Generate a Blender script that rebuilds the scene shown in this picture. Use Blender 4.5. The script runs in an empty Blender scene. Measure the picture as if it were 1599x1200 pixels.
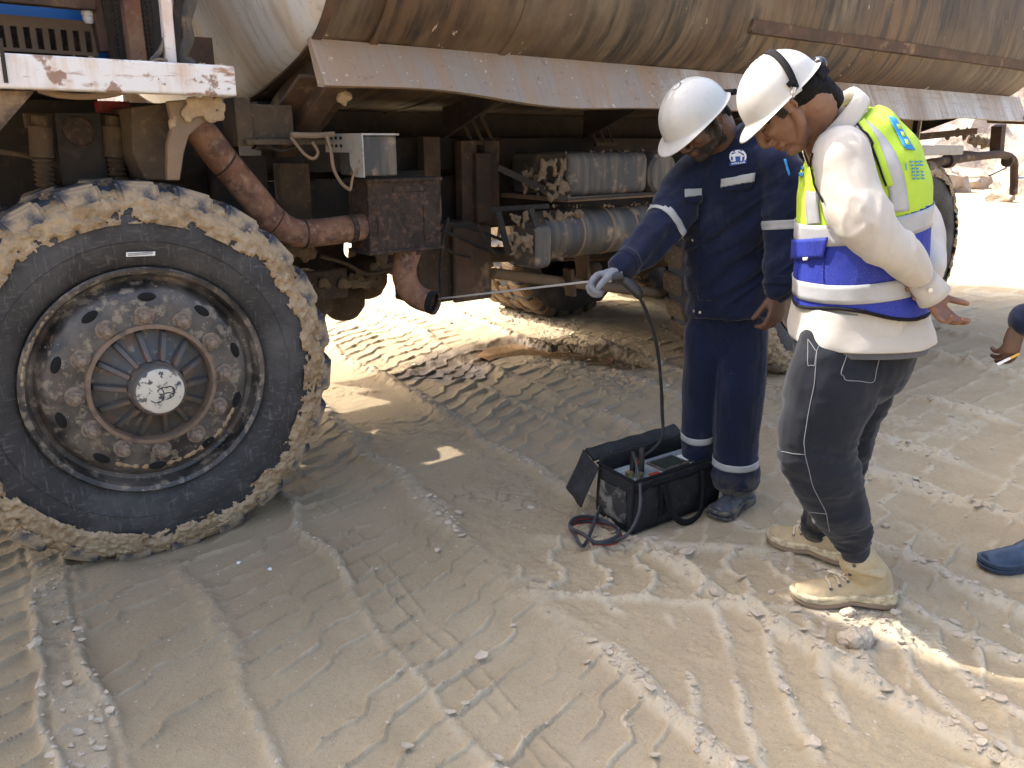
import bpy, bmesh, math, random
import numpy as np
from mathutils import Vector, Matrix, noise as mnoise
from mathutils.bvhtree import BVHTree
random.seed(7); rng = np.random.default_rng(7)
D = bpy.data; scene = bpy.context.scene; COL = scene.collection
R = math.radians; PI = math.pi

# ------------------------------------------------------------------ camera, world, sun, exposure
F = 1250.; HZ = 220.; CH = 1.42                      # focal length in photo pixels, horizon row, camera height
PITCH = math.atan((600 - HZ) / F)
cam = D.cameras.new('camera'); camo = D.objects.new('camera', cam); COL.objects.link(camo)
cam.sensor_width = 36; cam.lens = 36 * F / 1599.; cam.clip_end = 2000; cam.clip_start = .05
camo.location = (0, 0, CH); camo.rotation_euler = (PI/2 - PITCH, 0, 0)
scene.camera = camo

TRUCK_U = Vector((0.775, 0.632, 0)).normalized(); TRUCK_IN = Vector((-TRUCK_U.y, TRUCK_U.x, 0))
SUN_K, SUN_T = .50, 1.12                             # along-truck lean and steepness of the sun
sun_to = (-TRUCK_U * SUN_K + TRUCK_IN + Vector((0, 0, SUN_T))).normalized()
world = D.worlds.new('World'); scene.world = world; world.use_nodes = True
nt = world.node_tree; sky = nt.nodes.new('ShaderNodeTexSky'); sky.sky_type = 'NISHITA'; sky.sun_disc = False
sky.sun_elevation = math.asin(sun_to.z); sky.sun_rotation = math.atan2(sun_to.x, sun_to.y)
sky.air_density = 1.0; sky.dust_density = 8.0; sky.ozone_density = .6
nt.links.new(sky.outputs[0], nt.nodes['Background'].inputs[0]); nt.nodes['Background'].inputs[1].default_value = .15
sl = D.lights.new('sun', 'SUN'); sl.energy = 2.0; sl.angle = R(.53); sl.color = (1, .94, .85)
so = D.objects.new('sun', sl); COL.objects.link(so); so.rotation_euler = sun_to.to_track_quat('Z', 'Y').to_euler()
vs = scene.view_settings; vs.view_transform = 'Standard'; vs.look = 'None'; vs.gamma = 1; vs.exposure = 2.1; vs.use_curve_mapping = False

# ------------------------------------------------------------------ measuring helpers: a photo pixel at a known distance becomes a point
cp, sp_ = math.cos(PITCH), math.sin(PITCH)
def ray(px, py):
    x = (px - 800) / F; y = (600 - py) / F
    return Vector((x, cp + sp_ * y, -sp_ + cp * y))
CAM = Vector((0, 0, CH))
def G(px, py, z=0.):                                 # on the ground (or a level z)
    d = ray(px, py); return CAM + d * ((z - CH) / d.z)
def P(px, py, Y):                                    # at world distance Y
    d = ray(px, py); return CAM + d * (Y / d.y)
O = Vector((-1.354, 2.542, 0))
def T(px, py, y):                                    # on the truck's lengthwise plane y metres inboard: truck coordinates
    d = ray(px, py); n = -TRUCK_IN; k = (n.dot(O) - y) / n.dot(d); q = CAM + d * k - O
    return Vector((q.dot(TRUCK_U), y, q.z + 0))
def WT(v):                                           # truck coordinates to world
    return O + TRUCK_U * v[0] + TRUCK_IN * v[1] + Vector((0, 0, v[2]))

# ------------------------------------------------------------------ numpy noise
def _hash(ix, iy, iz, seed):
    h = (ix.astype(np.int64) * 374761393 + iy.astype(np.int64) * 668265263 + iz.astype(np.int64) * 2147483647 + seed * 974634777) & 0x7fffffff
    h = ((h ^ (h >> 13)) * 1274126177) & 0x7fffffff
    h = (h ^ (h >> 16)) & 0xffffff
    return h / float(0xffffff)
def vnoise(x, y, z=None, seed=0):
    if z is None: z = np.zeros_like(x)
    ix, iy, iz = np.floor(x), np.floor(y), np.floor(z); fx, fy, fz = x-ix, y-iy, z-iz
    fx, fy, fz = [f*f*(3-2*f) for f in (fx, fy, fz)]
    r = 0
    for a in (0, 1):
        for b in (0, 1):
            for c in ((0, 1) if z is not None and np.any(fz) else (0,)):
                w = (fx if a else 1-fx) * (fy if b else 1-fy) * (fz if c else 1-fz)
                r = r + w * _hash(ix+a, iy+b, iz+c, seed)
    return r
def fbm(x, y, z=None, o=4, seed=0):
    r = 0; a = .5; t = 0
    for i in range(o):
        r = r + a * vnoise(x, y, z, seed+i); t += a; a *= .5; x, y = x*2.03+11.3, y*2.03+5.7
        if z is not None: z = z*2.03+3.1
    return r / t
def worley(x, y, seed=0):
    ix, iy = np.floor(x), np.floor(y); d1 = np.full(x.shape, 9.); d2 = np.full(x.shape, 9.); idv = np.zeros(x.shape)
    for a in (-1, 0, 1):
        for b in (-1, 0, 1):
            cx, cy = ix+a, iy+b; z = np.zeros_like(cx)
            d = np.hypot(cx + _hash(cx, cy, z, seed) - x, cy + _hash(cx, cy, z, seed+1) - y)
            m = d < d1; d2 = np.where(m, d1, np.minimum(d2, d)); idv = np.where(m, _hash(cx, cy, z, seed+2), idv); d1 = np.where(m, d, d1)
    return d1, d2, idv

# ------------------------------------------------------------------ materials
MATS = {}
def mat(name, base, rough=.7, metal=0., layers=(), bump=None, coat=0., spec=.5, sheen=0., rlayers=()):
    if name in MATS: return MATS[name]
    m = D.materials.new(name); MATS[name] = m; m.use_nodes = True; n = m.node_tree.nodes; l = m.node_tree.links
    b = n['Principled BSDF']; tc = n.new('ShaderNodeTexCoord'); cur = None
    b.inputs['Roughness'].default_value = rough; b.inputs['Metallic'].default_value = metal
    b.inputs['Specular IOR Level'].default_value = spec
    if coat: b.inputs['Coat Weight'].default_value = coat; b.inputs['Coat Roughness'].default_value = .15
    if sheen: b.inputs['Sheen Weight'].default_value = sheen; b.inputs['Sheen Roughness'].default_value = .5
    b.inputs['Base Color'].default_value = (*base, 1)
    rc = n.new('ShaderNodeRGB'); rc.outputs[0].default_value = (*base, 1); cur = rc.outputs[0]
    rr = None
    def fac(L):
        if 'z' in L:
            sx = n.new('ShaderNodeSeparateXYZ'); l.new(tc.outputs['Object'], sx.inputs[0]); src = sx.outputs['Z']
        elif 'attr' in L:
            at = n.new('ShaderNodeAttribute'); at.attribute_name = L['attr']; src = at.outputs['Fac']
            if L.get('jit'):
                ns = n.new('ShaderNodeTexNoise'); ns.inputs['Scale'].default_value = L.get('scale', 20); ns.inputs['Detail'].default_value = 6
                l.new(tc.outputs['Object'], ns.inputs['Vector'])
                ma = n.new('ShaderNodeMath'); ma.operation = 'MULTIPLY_ADD'; l.new(ns.outputs['Fac'], ma.inputs[0]); ma.inputs[1].default_value = L['jit']
                ad = n.new('ShaderNodeMath'); ad.operation = 'SUBTRACT'; l.new(src, ad.inputs[0]); ad.inputs[1].default_value = L['jit']*.5
                l.new(ad.outputs[0], ma.inputs[2]); src = ma.outputs[0]
        else:
            mp = n.new('ShaderNodeMapping'); mp.inputs['Scale'].default_value = L.get('stretch', (1, 1, 1)); mp.inputs['Location'].default_value = L.get('loc', (0, 0, 0)); mp.inputs['Rotation'].default_value = L.get('rot', (0, 0, 0))
            l.new(tc.outputs['Object'], mp.inputs['Vector'])
            if L.get('type') == 'voronoi':
                ns = n.new('ShaderNodeTexVoronoi'); ns.feature = L.get('feature', 'DISTANCE_TO_EDGE'); ns.inputs['Scale'].default_value = L.get('scale', 5); src = ns.outputs['Distance']
            else:
                ns = n.new('ShaderNodeTexNoise'); ns.inputs['Scale'].default_value = L.get('scale', 5); ns.inputs['Detail'].default_value = L.get('detail', 6)
                ns.inputs['Roughness'].default_value = L.get('nr', .6); ns.inputs['Distortion'].default_value = L.get('dist', 0); src = ns.outputs['Fac']
            l.new(mp.outputs[0], ns.inputs['Vector'])
        mr = n.new('ShaderNodeMapRange'); mr.inputs['From Min'].default_value = L.get('lo', .4); mr.inputs['From Max'].default_value = L.get('hi', .6)
        mr.inputs['To Max'].default_value = L.get('amt', 1.); l.new(src, mr.inputs['Value'])
        out = mr.outputs[0]
        if 'mask' in L:
            f2 = fac(L['mask']); mu = n.new('ShaderNodeMath'); mu.operation = 'MULTIPLY'; l.new(out, mu.inputs[0]); l.new(f2, mu.inputs[1]); out = mu.outputs[0]
        return out
    for L in layers:
        f = fac(L); mx = n.new('ShaderNodeMix'); mx.data_type = 'RGBA'
        l.new(f, mx.inputs['Factor']); l.new(cur, mx.inputs['A']); mx.inputs['B'].default_value = (*L['c'], 1); cur = mx.outputs['Result']
        if 'r' in L:
            m2 = n.new('ShaderNodeMix'); l.new(f, m2.inputs['Factor'])
            if rr is None: m2.inputs['A'].default_value = rough
            else: l.new(rr, m2.inputs['A'])
            m2.inputs['B'].default_value = L['r']; rr = m2.outputs['Result']
    l.new(cur, b.inputs['Base Color'])
    if rr is not None: l.new(rr, b.inputs['Roughness'])
    if bump:
        prev = None
        for (sc, st, dist) in (bump if isinstance(bump[0], (tuple, list)) else [bump]):
            ns = n.new('ShaderNodeTexNoise'); ns.inputs['Scale'].default_value = sc; ns.inputs['Detail'].default_value = 8; ns.inputs['Roughness'].default_value = .65
            l.new(tc.outputs['Object'], ns.inputs['Vector'])
            bp = n.new('ShaderNodeBump'); bp.inputs['Strength'].default_value = st; bp.inputs['Distance'].default_value = dist
            l.new(ns.outputs['Fac'], bp.inputs['Height'])
            if prev: l.new(prev, bp.inputs['Normal'])
            prev = bp.outputs[0]
        l.new(prev, b.inputs['Normal'])
    return m
MUD = (.40, .30, .19); MUDD = (.20, .135, .075); DUST = (.42, .34, .24); RUST = (.20, .085, .04)
def mudL(scale=4, lo=.5, hi=.65, amt=.9, **k): return dict(scale=scale, lo=lo, hi=hi, amt=amt, c=(.30, .205, .12), r=.95, **k)

m_ground = mat('mud_ground', (.39, .315, .207), .93, layers=[
    dict(scale=.9, lo=.35, hi=.7, c=(.42, .35, .243), amt=.8), dict(scale=5, lo=.45, hi=.75, c=(.32, .253, .165), amt=.7),
    dict(scale=60, lo=.52, hi=.75, c=(.27, .215, .145), amt=.5), dict(scale=160, lo=.58, hi=.70, c=(.19, .15, .105), amt=.5), dict(scale=240, loc=(3, 3, 0), lo=.62, hi=.72, c=(.55, .48, .38), amt=.5),
    dict(attr='dry', lo=.12, hi=.55, c=(.50, .435, .325), amt=.85, jit=.45, scale=40), dict(attr='truck_shade', lo=.1, hi=.9, c=(.26, .20, .125), amt=.55, jit=.5, scale=4), dict(attr='crack', lo=.2, hi=1, c=(.17, .13, .10), amt=.8),
    dict(attr='wet', lo=.25, hi=.8, c=(.10, .072, .045), amt=.95, jit=.5, scale=9, r=.22)],
    bump=[(18, .18, .012), (80, .75, .007), (280, .8, .003)], spec=.15)
m_clod = mat('dry_clod', (.48, .41, .32), .95, layers=[dict(scale=12, lo=.4, hi=.7, c=(.36, .30, .23), amt=.8), dict(scale=70, lo=.5, hi=.8, c=(.30, .25, .19), amt=.5)], bump=[(40, .5, .006), (250, .4, .002)], spec=.2)
m_puddle = mat('puddle_water', (.07, .045, .025), .12, layers=[dict(scale=3, lo=.4, hi=.6, c=(.17, .10, .05), amt=.8)], bump=(14, .12, .01), spec=.35)
m_rock = mat('quarry_rock', (.33, .26, .20), .95, layers=[dict(scale=.6, lo=.4, hi=.6, c=(.40, .33, .27)), dict(scale=3, lo=.5, hi=.7, c=(.3, .22, .16), amt=.7)], bump=(2, .8, .3))
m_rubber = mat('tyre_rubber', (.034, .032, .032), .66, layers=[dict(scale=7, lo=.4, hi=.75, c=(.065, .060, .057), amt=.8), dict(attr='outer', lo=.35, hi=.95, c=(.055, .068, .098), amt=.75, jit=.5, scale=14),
    dict(scale=30, lo=.56, hi=.70, c=(.13, .12, .11), amt=.55, stretch=(1, 1, 3), rot=(0, .7, 0)), dict(scale=30, lo=.58, hi=.66, c=(.17, .155, .14), amt=.4, stretch=(4, 1, .6), rot=(0, .3, 0)), dict(scale=3.5, lo=.5, hi=.75, c=(.11, .105, .105), amt=.6)], bump=[(60, .2, .003), (8, .15, .01)], spec=.35)
m_lug = mat('tread_rubber', (.04, .045, .06), .75, layers=[dict(scale=14, lo=.5, hi=.62, c=(.055, .060, .075), amt=.8), dict(scale=13, lo=.44, hi=.60, c=MUD, r=.95, amt=.85), dict(scale=50, lo=.6, hi=.7, c=DUST, amt=.6)], bump=(50, .3, .004))
m_lugmud = mat('muddy_tread', (.15, .105, .064), .95, layers=[dict(scale=9, lo=.40, hi=.65, c=(.085, .062, .042)), dict(scale=40, lo=.5, hi=.7, c=(.32, .22, .13), amt=.6)], bump=[(25, .6, .01)])
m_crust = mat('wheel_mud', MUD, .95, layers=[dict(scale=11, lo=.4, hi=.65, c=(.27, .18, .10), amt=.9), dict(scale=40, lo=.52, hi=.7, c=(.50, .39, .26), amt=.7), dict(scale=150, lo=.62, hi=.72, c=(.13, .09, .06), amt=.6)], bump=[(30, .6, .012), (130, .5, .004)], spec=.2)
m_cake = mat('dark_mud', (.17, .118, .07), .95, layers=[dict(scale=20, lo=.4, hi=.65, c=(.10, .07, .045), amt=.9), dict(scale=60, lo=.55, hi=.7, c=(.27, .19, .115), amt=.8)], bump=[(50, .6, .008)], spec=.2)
m_rim = mat('rim_black', (.020, .019, .019), .34, layers=[dict(scale=5, lo=.40, hi=.66, c=(.12, .105, .092), amt=.9, r=.55), dict(scale=8, lo=.48, hi=.66, c=(.22, .18, .14), amt=.5, r=.85), dict(scale=24, lo=.54, hi=.62, c=(.38, .31, .22), amt=.5, r=.9), dict(scale=9, lo=.57, hi=.70, c=(.13, .075, .05), amt=.6, r=.85, loc=(3, 1, 2)),
    dict(scale=80, lo=.66, hi=.70, c=(.5, .48, .42), amt=.7)], bump=(60, .2, .002), spec=.5)
m_rimring = mat('hub_ring_rust', (.21, .145, .10), .8, layers=[dict(scale=20, lo=.5, hi=.65, c=(.12, .085, .07))], bump=(80, .3, .002))
m_hub = mat('hub_dark', (.078, .074, .070), .5, layers=[dict(scale=13, lo=.50, hi=.66, c=(.19, .105, .06), amt=.75, r=.9), dict(scale=30, lo=.58, hi=.66, c=(.30, .26, .20), amt=.6)], bump=(60, .3, .003))
m_nut = mat('rusty_nut', (.24, .18, .135), .8, layers=[dict(scale=60, lo=.45, hi=.65, c=(.10, .075, .06))], bump=(120, .3, .002))
m_cap = mat('hub_cap_paint', (.56, .52, .44), .7, layers=[dict(scale=34, lo=.53, hi=.57, c=(.05, .05, .06), amt=.95), dict(scale=12, lo=.5, hi=.7, c=(.42, .36, .27), amt=.8)], bump=(60, .3, .002))
m_whitepl = mat('white_sticker', (.75, .74, .72), .5)
m_ink = mat('black_ink', (.02, .02, .02), .6)
m_black = mat('soot_and_hole_shade', (.006, .006, .006), .95)  # soot on the tail pipe, painted shade in the hand and slot holes
m_tank = mat('tank_rust', (.095, .064, .040), .6, layers=[
    dict(scale=1.2, stretch=(1.0, .5, .5), loc=(2.3, 0, 0), lo=.42, hi=.60, c=(.135, .078, .036), amt=.85),
    dict(scale=1.5, stretch=(.9, .6, .6), loc=(7.1, 1, 0), lo=.50, hi=.60, c=(.17, .130, .084), amt=.85),
    dict(scale=2.2, stretch=(1.6, .7, .7), loc=(1, 3, 0), lo=.50, hi=.64, c=(.055, .038, .027), amt=.85),
    dict(scale=1.0, stretch=(5, 1.2, 1.2), lo=.50, hi=.68, c=(.07, .044, .028), amt=.6, detail=8, mask=dict(scale=.8, stretch=(1, .6, .6), lo=.38, hi=.55)),
    dict(scale=1.0, stretch=(17, 2.2, 2.2), rot=(0, .25, 0), lo=.44, hi=.60, c=(.022, .018, .016), amt=.92, detail=9, mask=dict(scale=1.1, loc=(5, 2, 0), lo=.38, hi=.54)),
    dict(scale=1.0, stretch=(40, 4, 4), rot=(0, .25, 0), lo=.56, hi=.72, c=(.26, .20, .13), amt=.3, detail=6, mask=dict(scale=1.6, loc=(2, 2, 4), lo=.45, hi=.6)),
    dict(scale=26, stretch=(1, .5, .5), lo=.655, hi=.675, c=(.66, .56, .42), amt=.9, mask=dict(scale=1.6, loc=(1, 7, 0), lo=.5, hi=.6)),
    dict(scale=1.4, loc=(8.2, 0, 3), lo=.66, hi=.68, c=(.47, .36, .21), amt=.9)], bump=[(2.5, .1, .05), (60, .12, .003)], spec=.4)
m_tankend = mat('tank_end_paint', (.55, .55, .54), .5, layers=[dict(scale=2.2, stretch=(1, 3, .5), lo=.45, hi=.62, c=(.50, .38, .26), amt=.75), dict(scale=6, stretch=(1, 5, .6), lo=.50, hi=.64, c=(.30, .26, .22), amt=.5), dict(scale=30, lo=.62, hi=.66, c=(.35, .25, .17), amt=.5), dict(scale=3, lo=.5, hi=.8, c=(.6, .55, .5), amt=.5)], bump=(20, .05, .004))
m_skirt = mat('skirt_paint', (.56, .535, .485), .55, layers=[
    dict(scale=1.0, stretch=(.7, .2, .2), loc=(.35, 0, 0), lo=.47, hi=.54, c=(.25, .185, .13), amt=.85),
    dict(scale=1.0, stretch=(9, 1, 1), lo=.42, hi=.62, c=(.34, .20, .10), amt=.7, detail=8), dict(scale=1, stretch=(45, 3, 3), lo=.48, hi=.66, c=(.24, .195, .155), amt=.55),
    dict(scale=1, stretch=(3, 30, 30), loc=(0, 0, 2), lo=.55, hi=.7, c=(.30, .2, .12), amt=.6), dict(scale=44, lo=.66, hi=.68, c=(.7, .65, .55), amt=.7), dict(scale=30, loc=(3, 3, 3), lo=.62, hi=.70, c=(.18, .10, .06), amt=.7)], bump=[(6, .15, .02), (80, .1, .002)])
m_beam = mat('white_rusty_paint', (.74, .71, .69), .55, layers=[dict(scale=1.0, stretch=(16, 1, 3), lo=.48, hi=.68, c=(.55, .34, .20), amt=.7), dict(scale=1, stretch=(9, 9, 40), loc=(1, 2, 3), lo=.56, hi=.66, c=(.32, .15, .075), amt=.9, mask=dict(scale=4, lo=.40, hi=.52)), dict(scale=11, loc=(2, 0, 5), lo=.58, hi=.62, c=(.24, .115, .06), amt=.85), dict(scale=90, lo=.60, hi=.70, c=(.24, .11, .06), amt=.6, mask=dict(scale=6, lo=.5, hi=.6))], bump=[(30, .3, .004)])
m_brownrust = mat('brown_rust', (.065, .040, .026), .85, layers=[dict(scale=7, lo=.45, hi=.65, c=(.115, .062, .036)), dict(scale=30, lo=.55, hi=.7, c=(.10, .06, .045), amt=.7), mudL(5, .58, .7)], bump=(50, .35, .004))
m_pipe = mat('exhaust_rust', (.17, .078, .048), .85, layers=[dict(scale=6, lo=.4, hi=.65, c=(.28, .15, .09)), dict(scale=13, loc=(4, 0, 0), lo=.5, hi=.62, c=(.07, .042, .034), amt=.75), dict(scale=30, lo=.52, hi=.64, c=(.30, .20, .13), amt=.6), dict(scale=90, lo=.6, hi=.7, c=(.09, .05, .04), amt=.6)], bump=[(70, .3, .003)], spec=.3)
m_soot = mat('sooty_rust', (.046, .030, .021), .92, layers=[dict(scale=7, lo=.42, hi=.62, c=(.020, .015, .012)), dict(scale=40, lo=.5, hi=.68, c=(.13, .068, .042), amt=.75)], bump=[(60, .4, .004)])
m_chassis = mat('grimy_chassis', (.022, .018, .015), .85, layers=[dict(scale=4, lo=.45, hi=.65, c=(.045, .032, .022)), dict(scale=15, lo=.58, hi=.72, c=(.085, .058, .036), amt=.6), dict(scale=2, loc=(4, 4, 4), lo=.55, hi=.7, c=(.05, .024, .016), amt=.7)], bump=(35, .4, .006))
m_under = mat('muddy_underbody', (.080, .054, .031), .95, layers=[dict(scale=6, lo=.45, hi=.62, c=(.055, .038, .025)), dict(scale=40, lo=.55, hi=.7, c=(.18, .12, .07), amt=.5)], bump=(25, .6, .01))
m_greypl = mat('dusty_black_plastic', (.045, .043, .041), .65, layers=[dict(scale=1, stretch=(18, 2, 2), lo=.42, hi=.68, c=(.17, .132, .092), amt=.85), dict(scale=10, lo=.55, hi=.68, c=(.28, .20, .13), r=.95)], bump=(40, .3, .004))
m_galv = mat('dusty_white_metal', (.33, .31, .275), .5, layers=[dict(scale=10, lo=.5, hi=.65, c=(.30, .25, .19)), dict(scale=50, lo=.62, hi=.7, c=(.2, .12, .08))], bump=(30, .2, .003))
m_blue = mat('blue_bodywork', (.02, .17, .50), .4, layers=[dict(scale=8, lo=.58, hi=.75, c=(.14, .20, .30), amt=.7)], bump=(20, .1, .003))
m_tan = mat('sun_block_tan', (.19, .132, .085), .8, layers=[dict(scale=14, lo=.45, hi=.65, c=(.22, .14, .08))], bump=(40, .4, .004))
m_red = mat('red_part', (.30, .035, .03), .6, layers=[dict(scale=20, lo=.5, hi=.7, c=(.2, .12, .08))])
m_clear = mat('lamp_glass', (.7, .7, .68), .15)

# ------------------------------------------------------------------ mesh builder
class MB:
    def __init__(s): s.v = []; s.f = []; s.m = []
    def add(s, vs, fs, mi=0):
        o = len(s.v); s.v += [tuple(v) for v in vs]; s.f += [tuple(i+o for i in f) for f in fs]; s.m += [mi]*len(fs); return s
    def box(s, a, b, mi=0, M=None):
        x0, y0, z0 = a; x1, y1, z1 = b
        vs = [Vector(p) for p in [(x0,y0,z0),(x1,y0,z0),(x1,y1,z0),(x0,y1,z0),(x0,y0,z1),(x1,y0,z1),(x1,y1,z1),(x0,y1,z1)]]
        if M: vs = [M @ v for v in vs]
        return s.add(vs, [(0,3,2,1),(4,5,6,7),(0,1,5,4),(1,2,6,5),(2,3,7,6),(3,0,4,7)], mi)
    def bar(s, p, q, w, h, up=(0,0,1), mi=0):
        p, q = Vector(p), Vector(q); t = (q-p).normalized(); a = t.cross(Vector(up)).normalized()*w/2; b = a.cross(t).normalized()*h/2
        vs = [e+sa*a+sb*b for e in (p, q) for sa, sb in ((-1,-1),(1,-1),(1,1),(-1,1))]
        return s.add(vs, [(0,1,2,3),(7,6,5,4),(0,4,5,1),(1,5,6,2),(2,6,7,3),(3,7,4,0)], mi)
    def tube(s, pts, rad, seg=12, cap=True, mi=0, smooth=0, closed=False):
        pts = [Vector(p) for p in pts]
        if not hasattr(rad, '__len__'): rad = [rad]*len(pts)
        if smooth: pts, rad = spline(pts, rad, smooth)
        n = len(pts); prev = None; rings = []
        for i, p in enumerate(pts):
            t = (pts[min(i+1, n-1)] - pts[max(i-1, 0)]).normalized()
            if prev is None: a = t.orthogonal().normalized()
            else:
                a = prev - t*prev.dot(t); a = a.normalized() if a.length > 1e-6 else t.orthogonal().normalized()
            prev = a; b = t.cross(a)
            rings.append([p + (a*math.cos(k*2*PI/seg) + b*math.sin(k*2*PI/seg))*rad[i] for k in range(seg)])
        return s.rings(rings, cap, mi)
    def rings(s, rings, cap=True, mi=0, closed_u=True, flip=False):
        seg = len(rings[0]); vs = [v for r in rings for v in r]; fs = []
        for i in range(len(rings)-1):
            for k in range(seg if closed_u else seg-1):
                k2 = (k+1) % seg; q = (i*seg+k, i*seg+k2, (i+1)*seg+k2, (i+1)*seg+k); fs.append(q[::-1] if flip else q)
        if cap: fs += [tuple(range(seg))[::-1] if not flip else tuple(range(seg)), tuple(len(vs)-seg+k for k in range(seg)) if not flip else tuple(len(vs)-seg+k for k in range(seg))[::-1]]
        return s.add(vs, fs, mi)
    def revolve(s, prof, c=(0,0,0), axis='y', seg=48, mi=0, flip=False, a0=0, a1=2*PI):
        c = Vector(c); rings = []
        for (r, y) in prof:
            ring = []
            for k in range(seg):
                a = a0 + (a1-a0)*k/seg
                if axis == 'y': ring.append(c + Vector((r*math.cos(a), y, r*math.sin(a))))
                elif axis == 'z': ring.append(c + Vector((r*math.cos(a), r*math.sin(a), y)))
                else: ring.append(c + Vector((y, r*math.cos(a), r*math.sin(a))))
            rings.append(ring)
        return s.rings(rings, False, mi, flip=flip)
    def prism(s, poly, y0, y1, mi=0):                # polygon in x,z extruded along y
        n = len(poly); vs = [(x, y0, z) for x, z in poly] + [(x, y1, z) for x, z in poly]
        return s.add(vs, [tuple(range(n)), tuple(range(2*n-1, n-1, -1))] + [(i, i+n, (i+1) % n+n, (i+1) % n) for i in range(n)], mi)
    def sphere(s, c, r, M=None, seg=16, mi=0):
        c = Vector(c); rings = []
        r = Vector(r) if hasattr(r, '__len__') else Vector((r, r, r))
        for i in range(1, seg//2):
            th = PI*i/(seg//2)
            rings.append([Vector((r.x*math.sin(th)*math.cos(2*PI*k/seg), r.y*math.sin(th)*math.sin(2*PI*k/seg), r.z*math.cos(th))) for k in range(seg)])
        vs = [v for q in rings for v in q] + [Vector((0,0,r.z)), Vector((0,0,-r.z))]; fs = []
        for i in range(len(rings)-1):
            for k in range(seg): k2 = (k+1) % seg; fs.append((i*seg+k, (i+1)*seg+k, (i+1)*seg+k2, i*seg+k2))
        L = len(rings)*seg
        for k in range(seg): k2 = (k+1) % seg; fs.append((L, k, k2)); fs.append((L+1, (len(rings)-1)*seg+k2, (len(rings)-1)*seg+k))
        if M: vs = [M @ v for v in vs]
        return s.add([v+c for v in vs], fs, mi)
    def mesh(s, name, mats=(), smooth=True):
        me = D.meshes.new(name); me.from_pydata(s.v, [], s.f); 
        for m in (mats if isinstance(mats, (list, tuple)) else [mats]): me.materials.append(m)
        if any(s.m): me.polygons.foreach_set('material_index', s.m)
        me.update()
        if smooth: me.polygons.foreach_set('use_smooth', [True]*len(me.polygons))
        return me
    def obj(s, name, mats, parent=None, smooth=True, bevel=0, auto=35, fix=True):
        me = s.mesh(name, mats, smooth)
        if fix:
            bm = bmesh.new(); bm.from_mesh(me); bmesh.ops.recalc_face_normals(bm, faces=bm.faces[:]); bm.to_mesh(me); bm.free()
        if smooth: me.set_sharp_from_angle(angle=R(auto))
        o = D.objects.new(name, me); COL.objects.link(o); o.parent = parent
        if bevel:
            b = o.modifiers.new('Bevel', 'BEVEL'); b.width = bevel; b.segments = 2; b.limit_method = 'ANGLE'
        return o
def spline(pts, rad, k):
    n = len(pts); P2 = []; R2 = []
    for i in range(n-1):
        p0, p1, p2, p3 = pts[max(i-1,0)], pts[i], pts[i+1], pts[min(i+2,n-1)]
        for j in range(k):
            t = j/k; P2.append(.5*((2*p1)+(p2-p0)*t+(2*p0-5*p1+4*p2-p3)*t*t+(3*p1-p0-3*p2+p3)*t**3))
            s = t*t*(3-2*t)
            if hasattr(rad[i], '__len__'): R2.append(tuple(rad[i][q]*(1-s)+rad[i+1][q]*s for q in range(len(rad[i]))))
            else: R2.append(rad[i]*(1-s)+rad[i+1]*s)
    P2.append(pts[-1]); R2.append(rad[-1]); return P2, R2
def tag(o, label=None, cat=None, group=None, kind=None):
    for k, v in (('label', label), ('category', cat), ('group', group), ('kind', kind)):
        if v: o[k] = v
    return o
def empty(name, loc=(0,0,0), rz=0):
    e = D.objects.new(name, None); COL.objects.link(e); e.location = loc; e.rotation_euler = (0, 0, rz); e.empty_display_size = .2; return e
def set_attr(me, name, vals):
    a = me.attributes.new(name, 'FLOAT', 'POINT'); a.data.foreach_set('value', np.asarray(vals, dtype=np.float32))
def lumps(mb_seed, o_pts, size, name, m, parent, amp=.35, freq=14, vox=.006):   # irregular mud lumps: spheres joined, remeshed, roughened
    b = MB()
    for p, r in o_pts: b.sphere(p, r, seg=10)
    return remesh(b, name, m, parent, vox, 2, disp=lambda co: (fbm(co[:,0]*freq, co[:,1]*freq, co[:,2]*freq, 4, mb_seed)-.5)*size*amp*2)
def remesh(mb, name, m, parent=None, vox=.006, it=3, disp=None, keep=None, dec=None):
    me = mb.mesh(name, m, False); o = D.objects.new(name, me); COL.objects.link(o)
    r = o.modifiers.new('r', 'REMESH'); r.mode = 'VOXEL'; r.voxel_size = vox; r.use_smooth_shade = True
    if it:
        s = o.modifiers.new('s', 'SMOOTH'); s.factor = .5; s.iterations = it
    if dec:
        s = o.modifiers.new('d', 'DECIMATE'); s.ratio = dec
    dg = bpy.context.evaluated_depsgraph_get(); dg.update()
    me2 = D.meshes.new_from_object(o.evaluated_get(dg)); o.modifiers.clear(); o.data = me2; D.meshes.remove(me)
    me2.name = name; me2.materials.clear()
    for q in (m if isinstance(m, (list, tuple)) else [m]): me2.materials.append(q)
    if disp:
        n = len(me2.vertices); co = np.empty(n*3, np.float32); me2.vertices.foreach_get('co', co); co = co.reshape(-1, 3).astype(float)
        nr = np.empty(n*3, np.float32); me2.vertices.foreach_get('normal', nr); nr = nr.reshape(-1, 3)
        co = co + nr*disp(co)[:, None]; me2.vertices.foreach_set('co', co.astype(np.float32).ravel()); me2.update()
    if keep:
        bm = bmesh.new(); bm.from_mesh(me2); dl = [f for f in bm.faces if not keep(f.calc_center_median())]
        bmesh.ops.delete(bm, geom=dl, context='FACES'); bm.to_mesh(me2); bm.free()
    me2.polygons.foreach_set('use_smooth', [True]*len(me2.polygons)); me2.update()
    o.parent = parent
    if name in ('mud_cake', 'mud_strip', 'rust_scale', 'mud_lump'): o['kind'] = 'stuff'
    return o
def coords(me):
    n = len(me.vertices); co = np.empty(n*3, np.float32); me.vertices.foreach_get('co', co); return co.reshape(-1, 3).astype(float)
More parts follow.
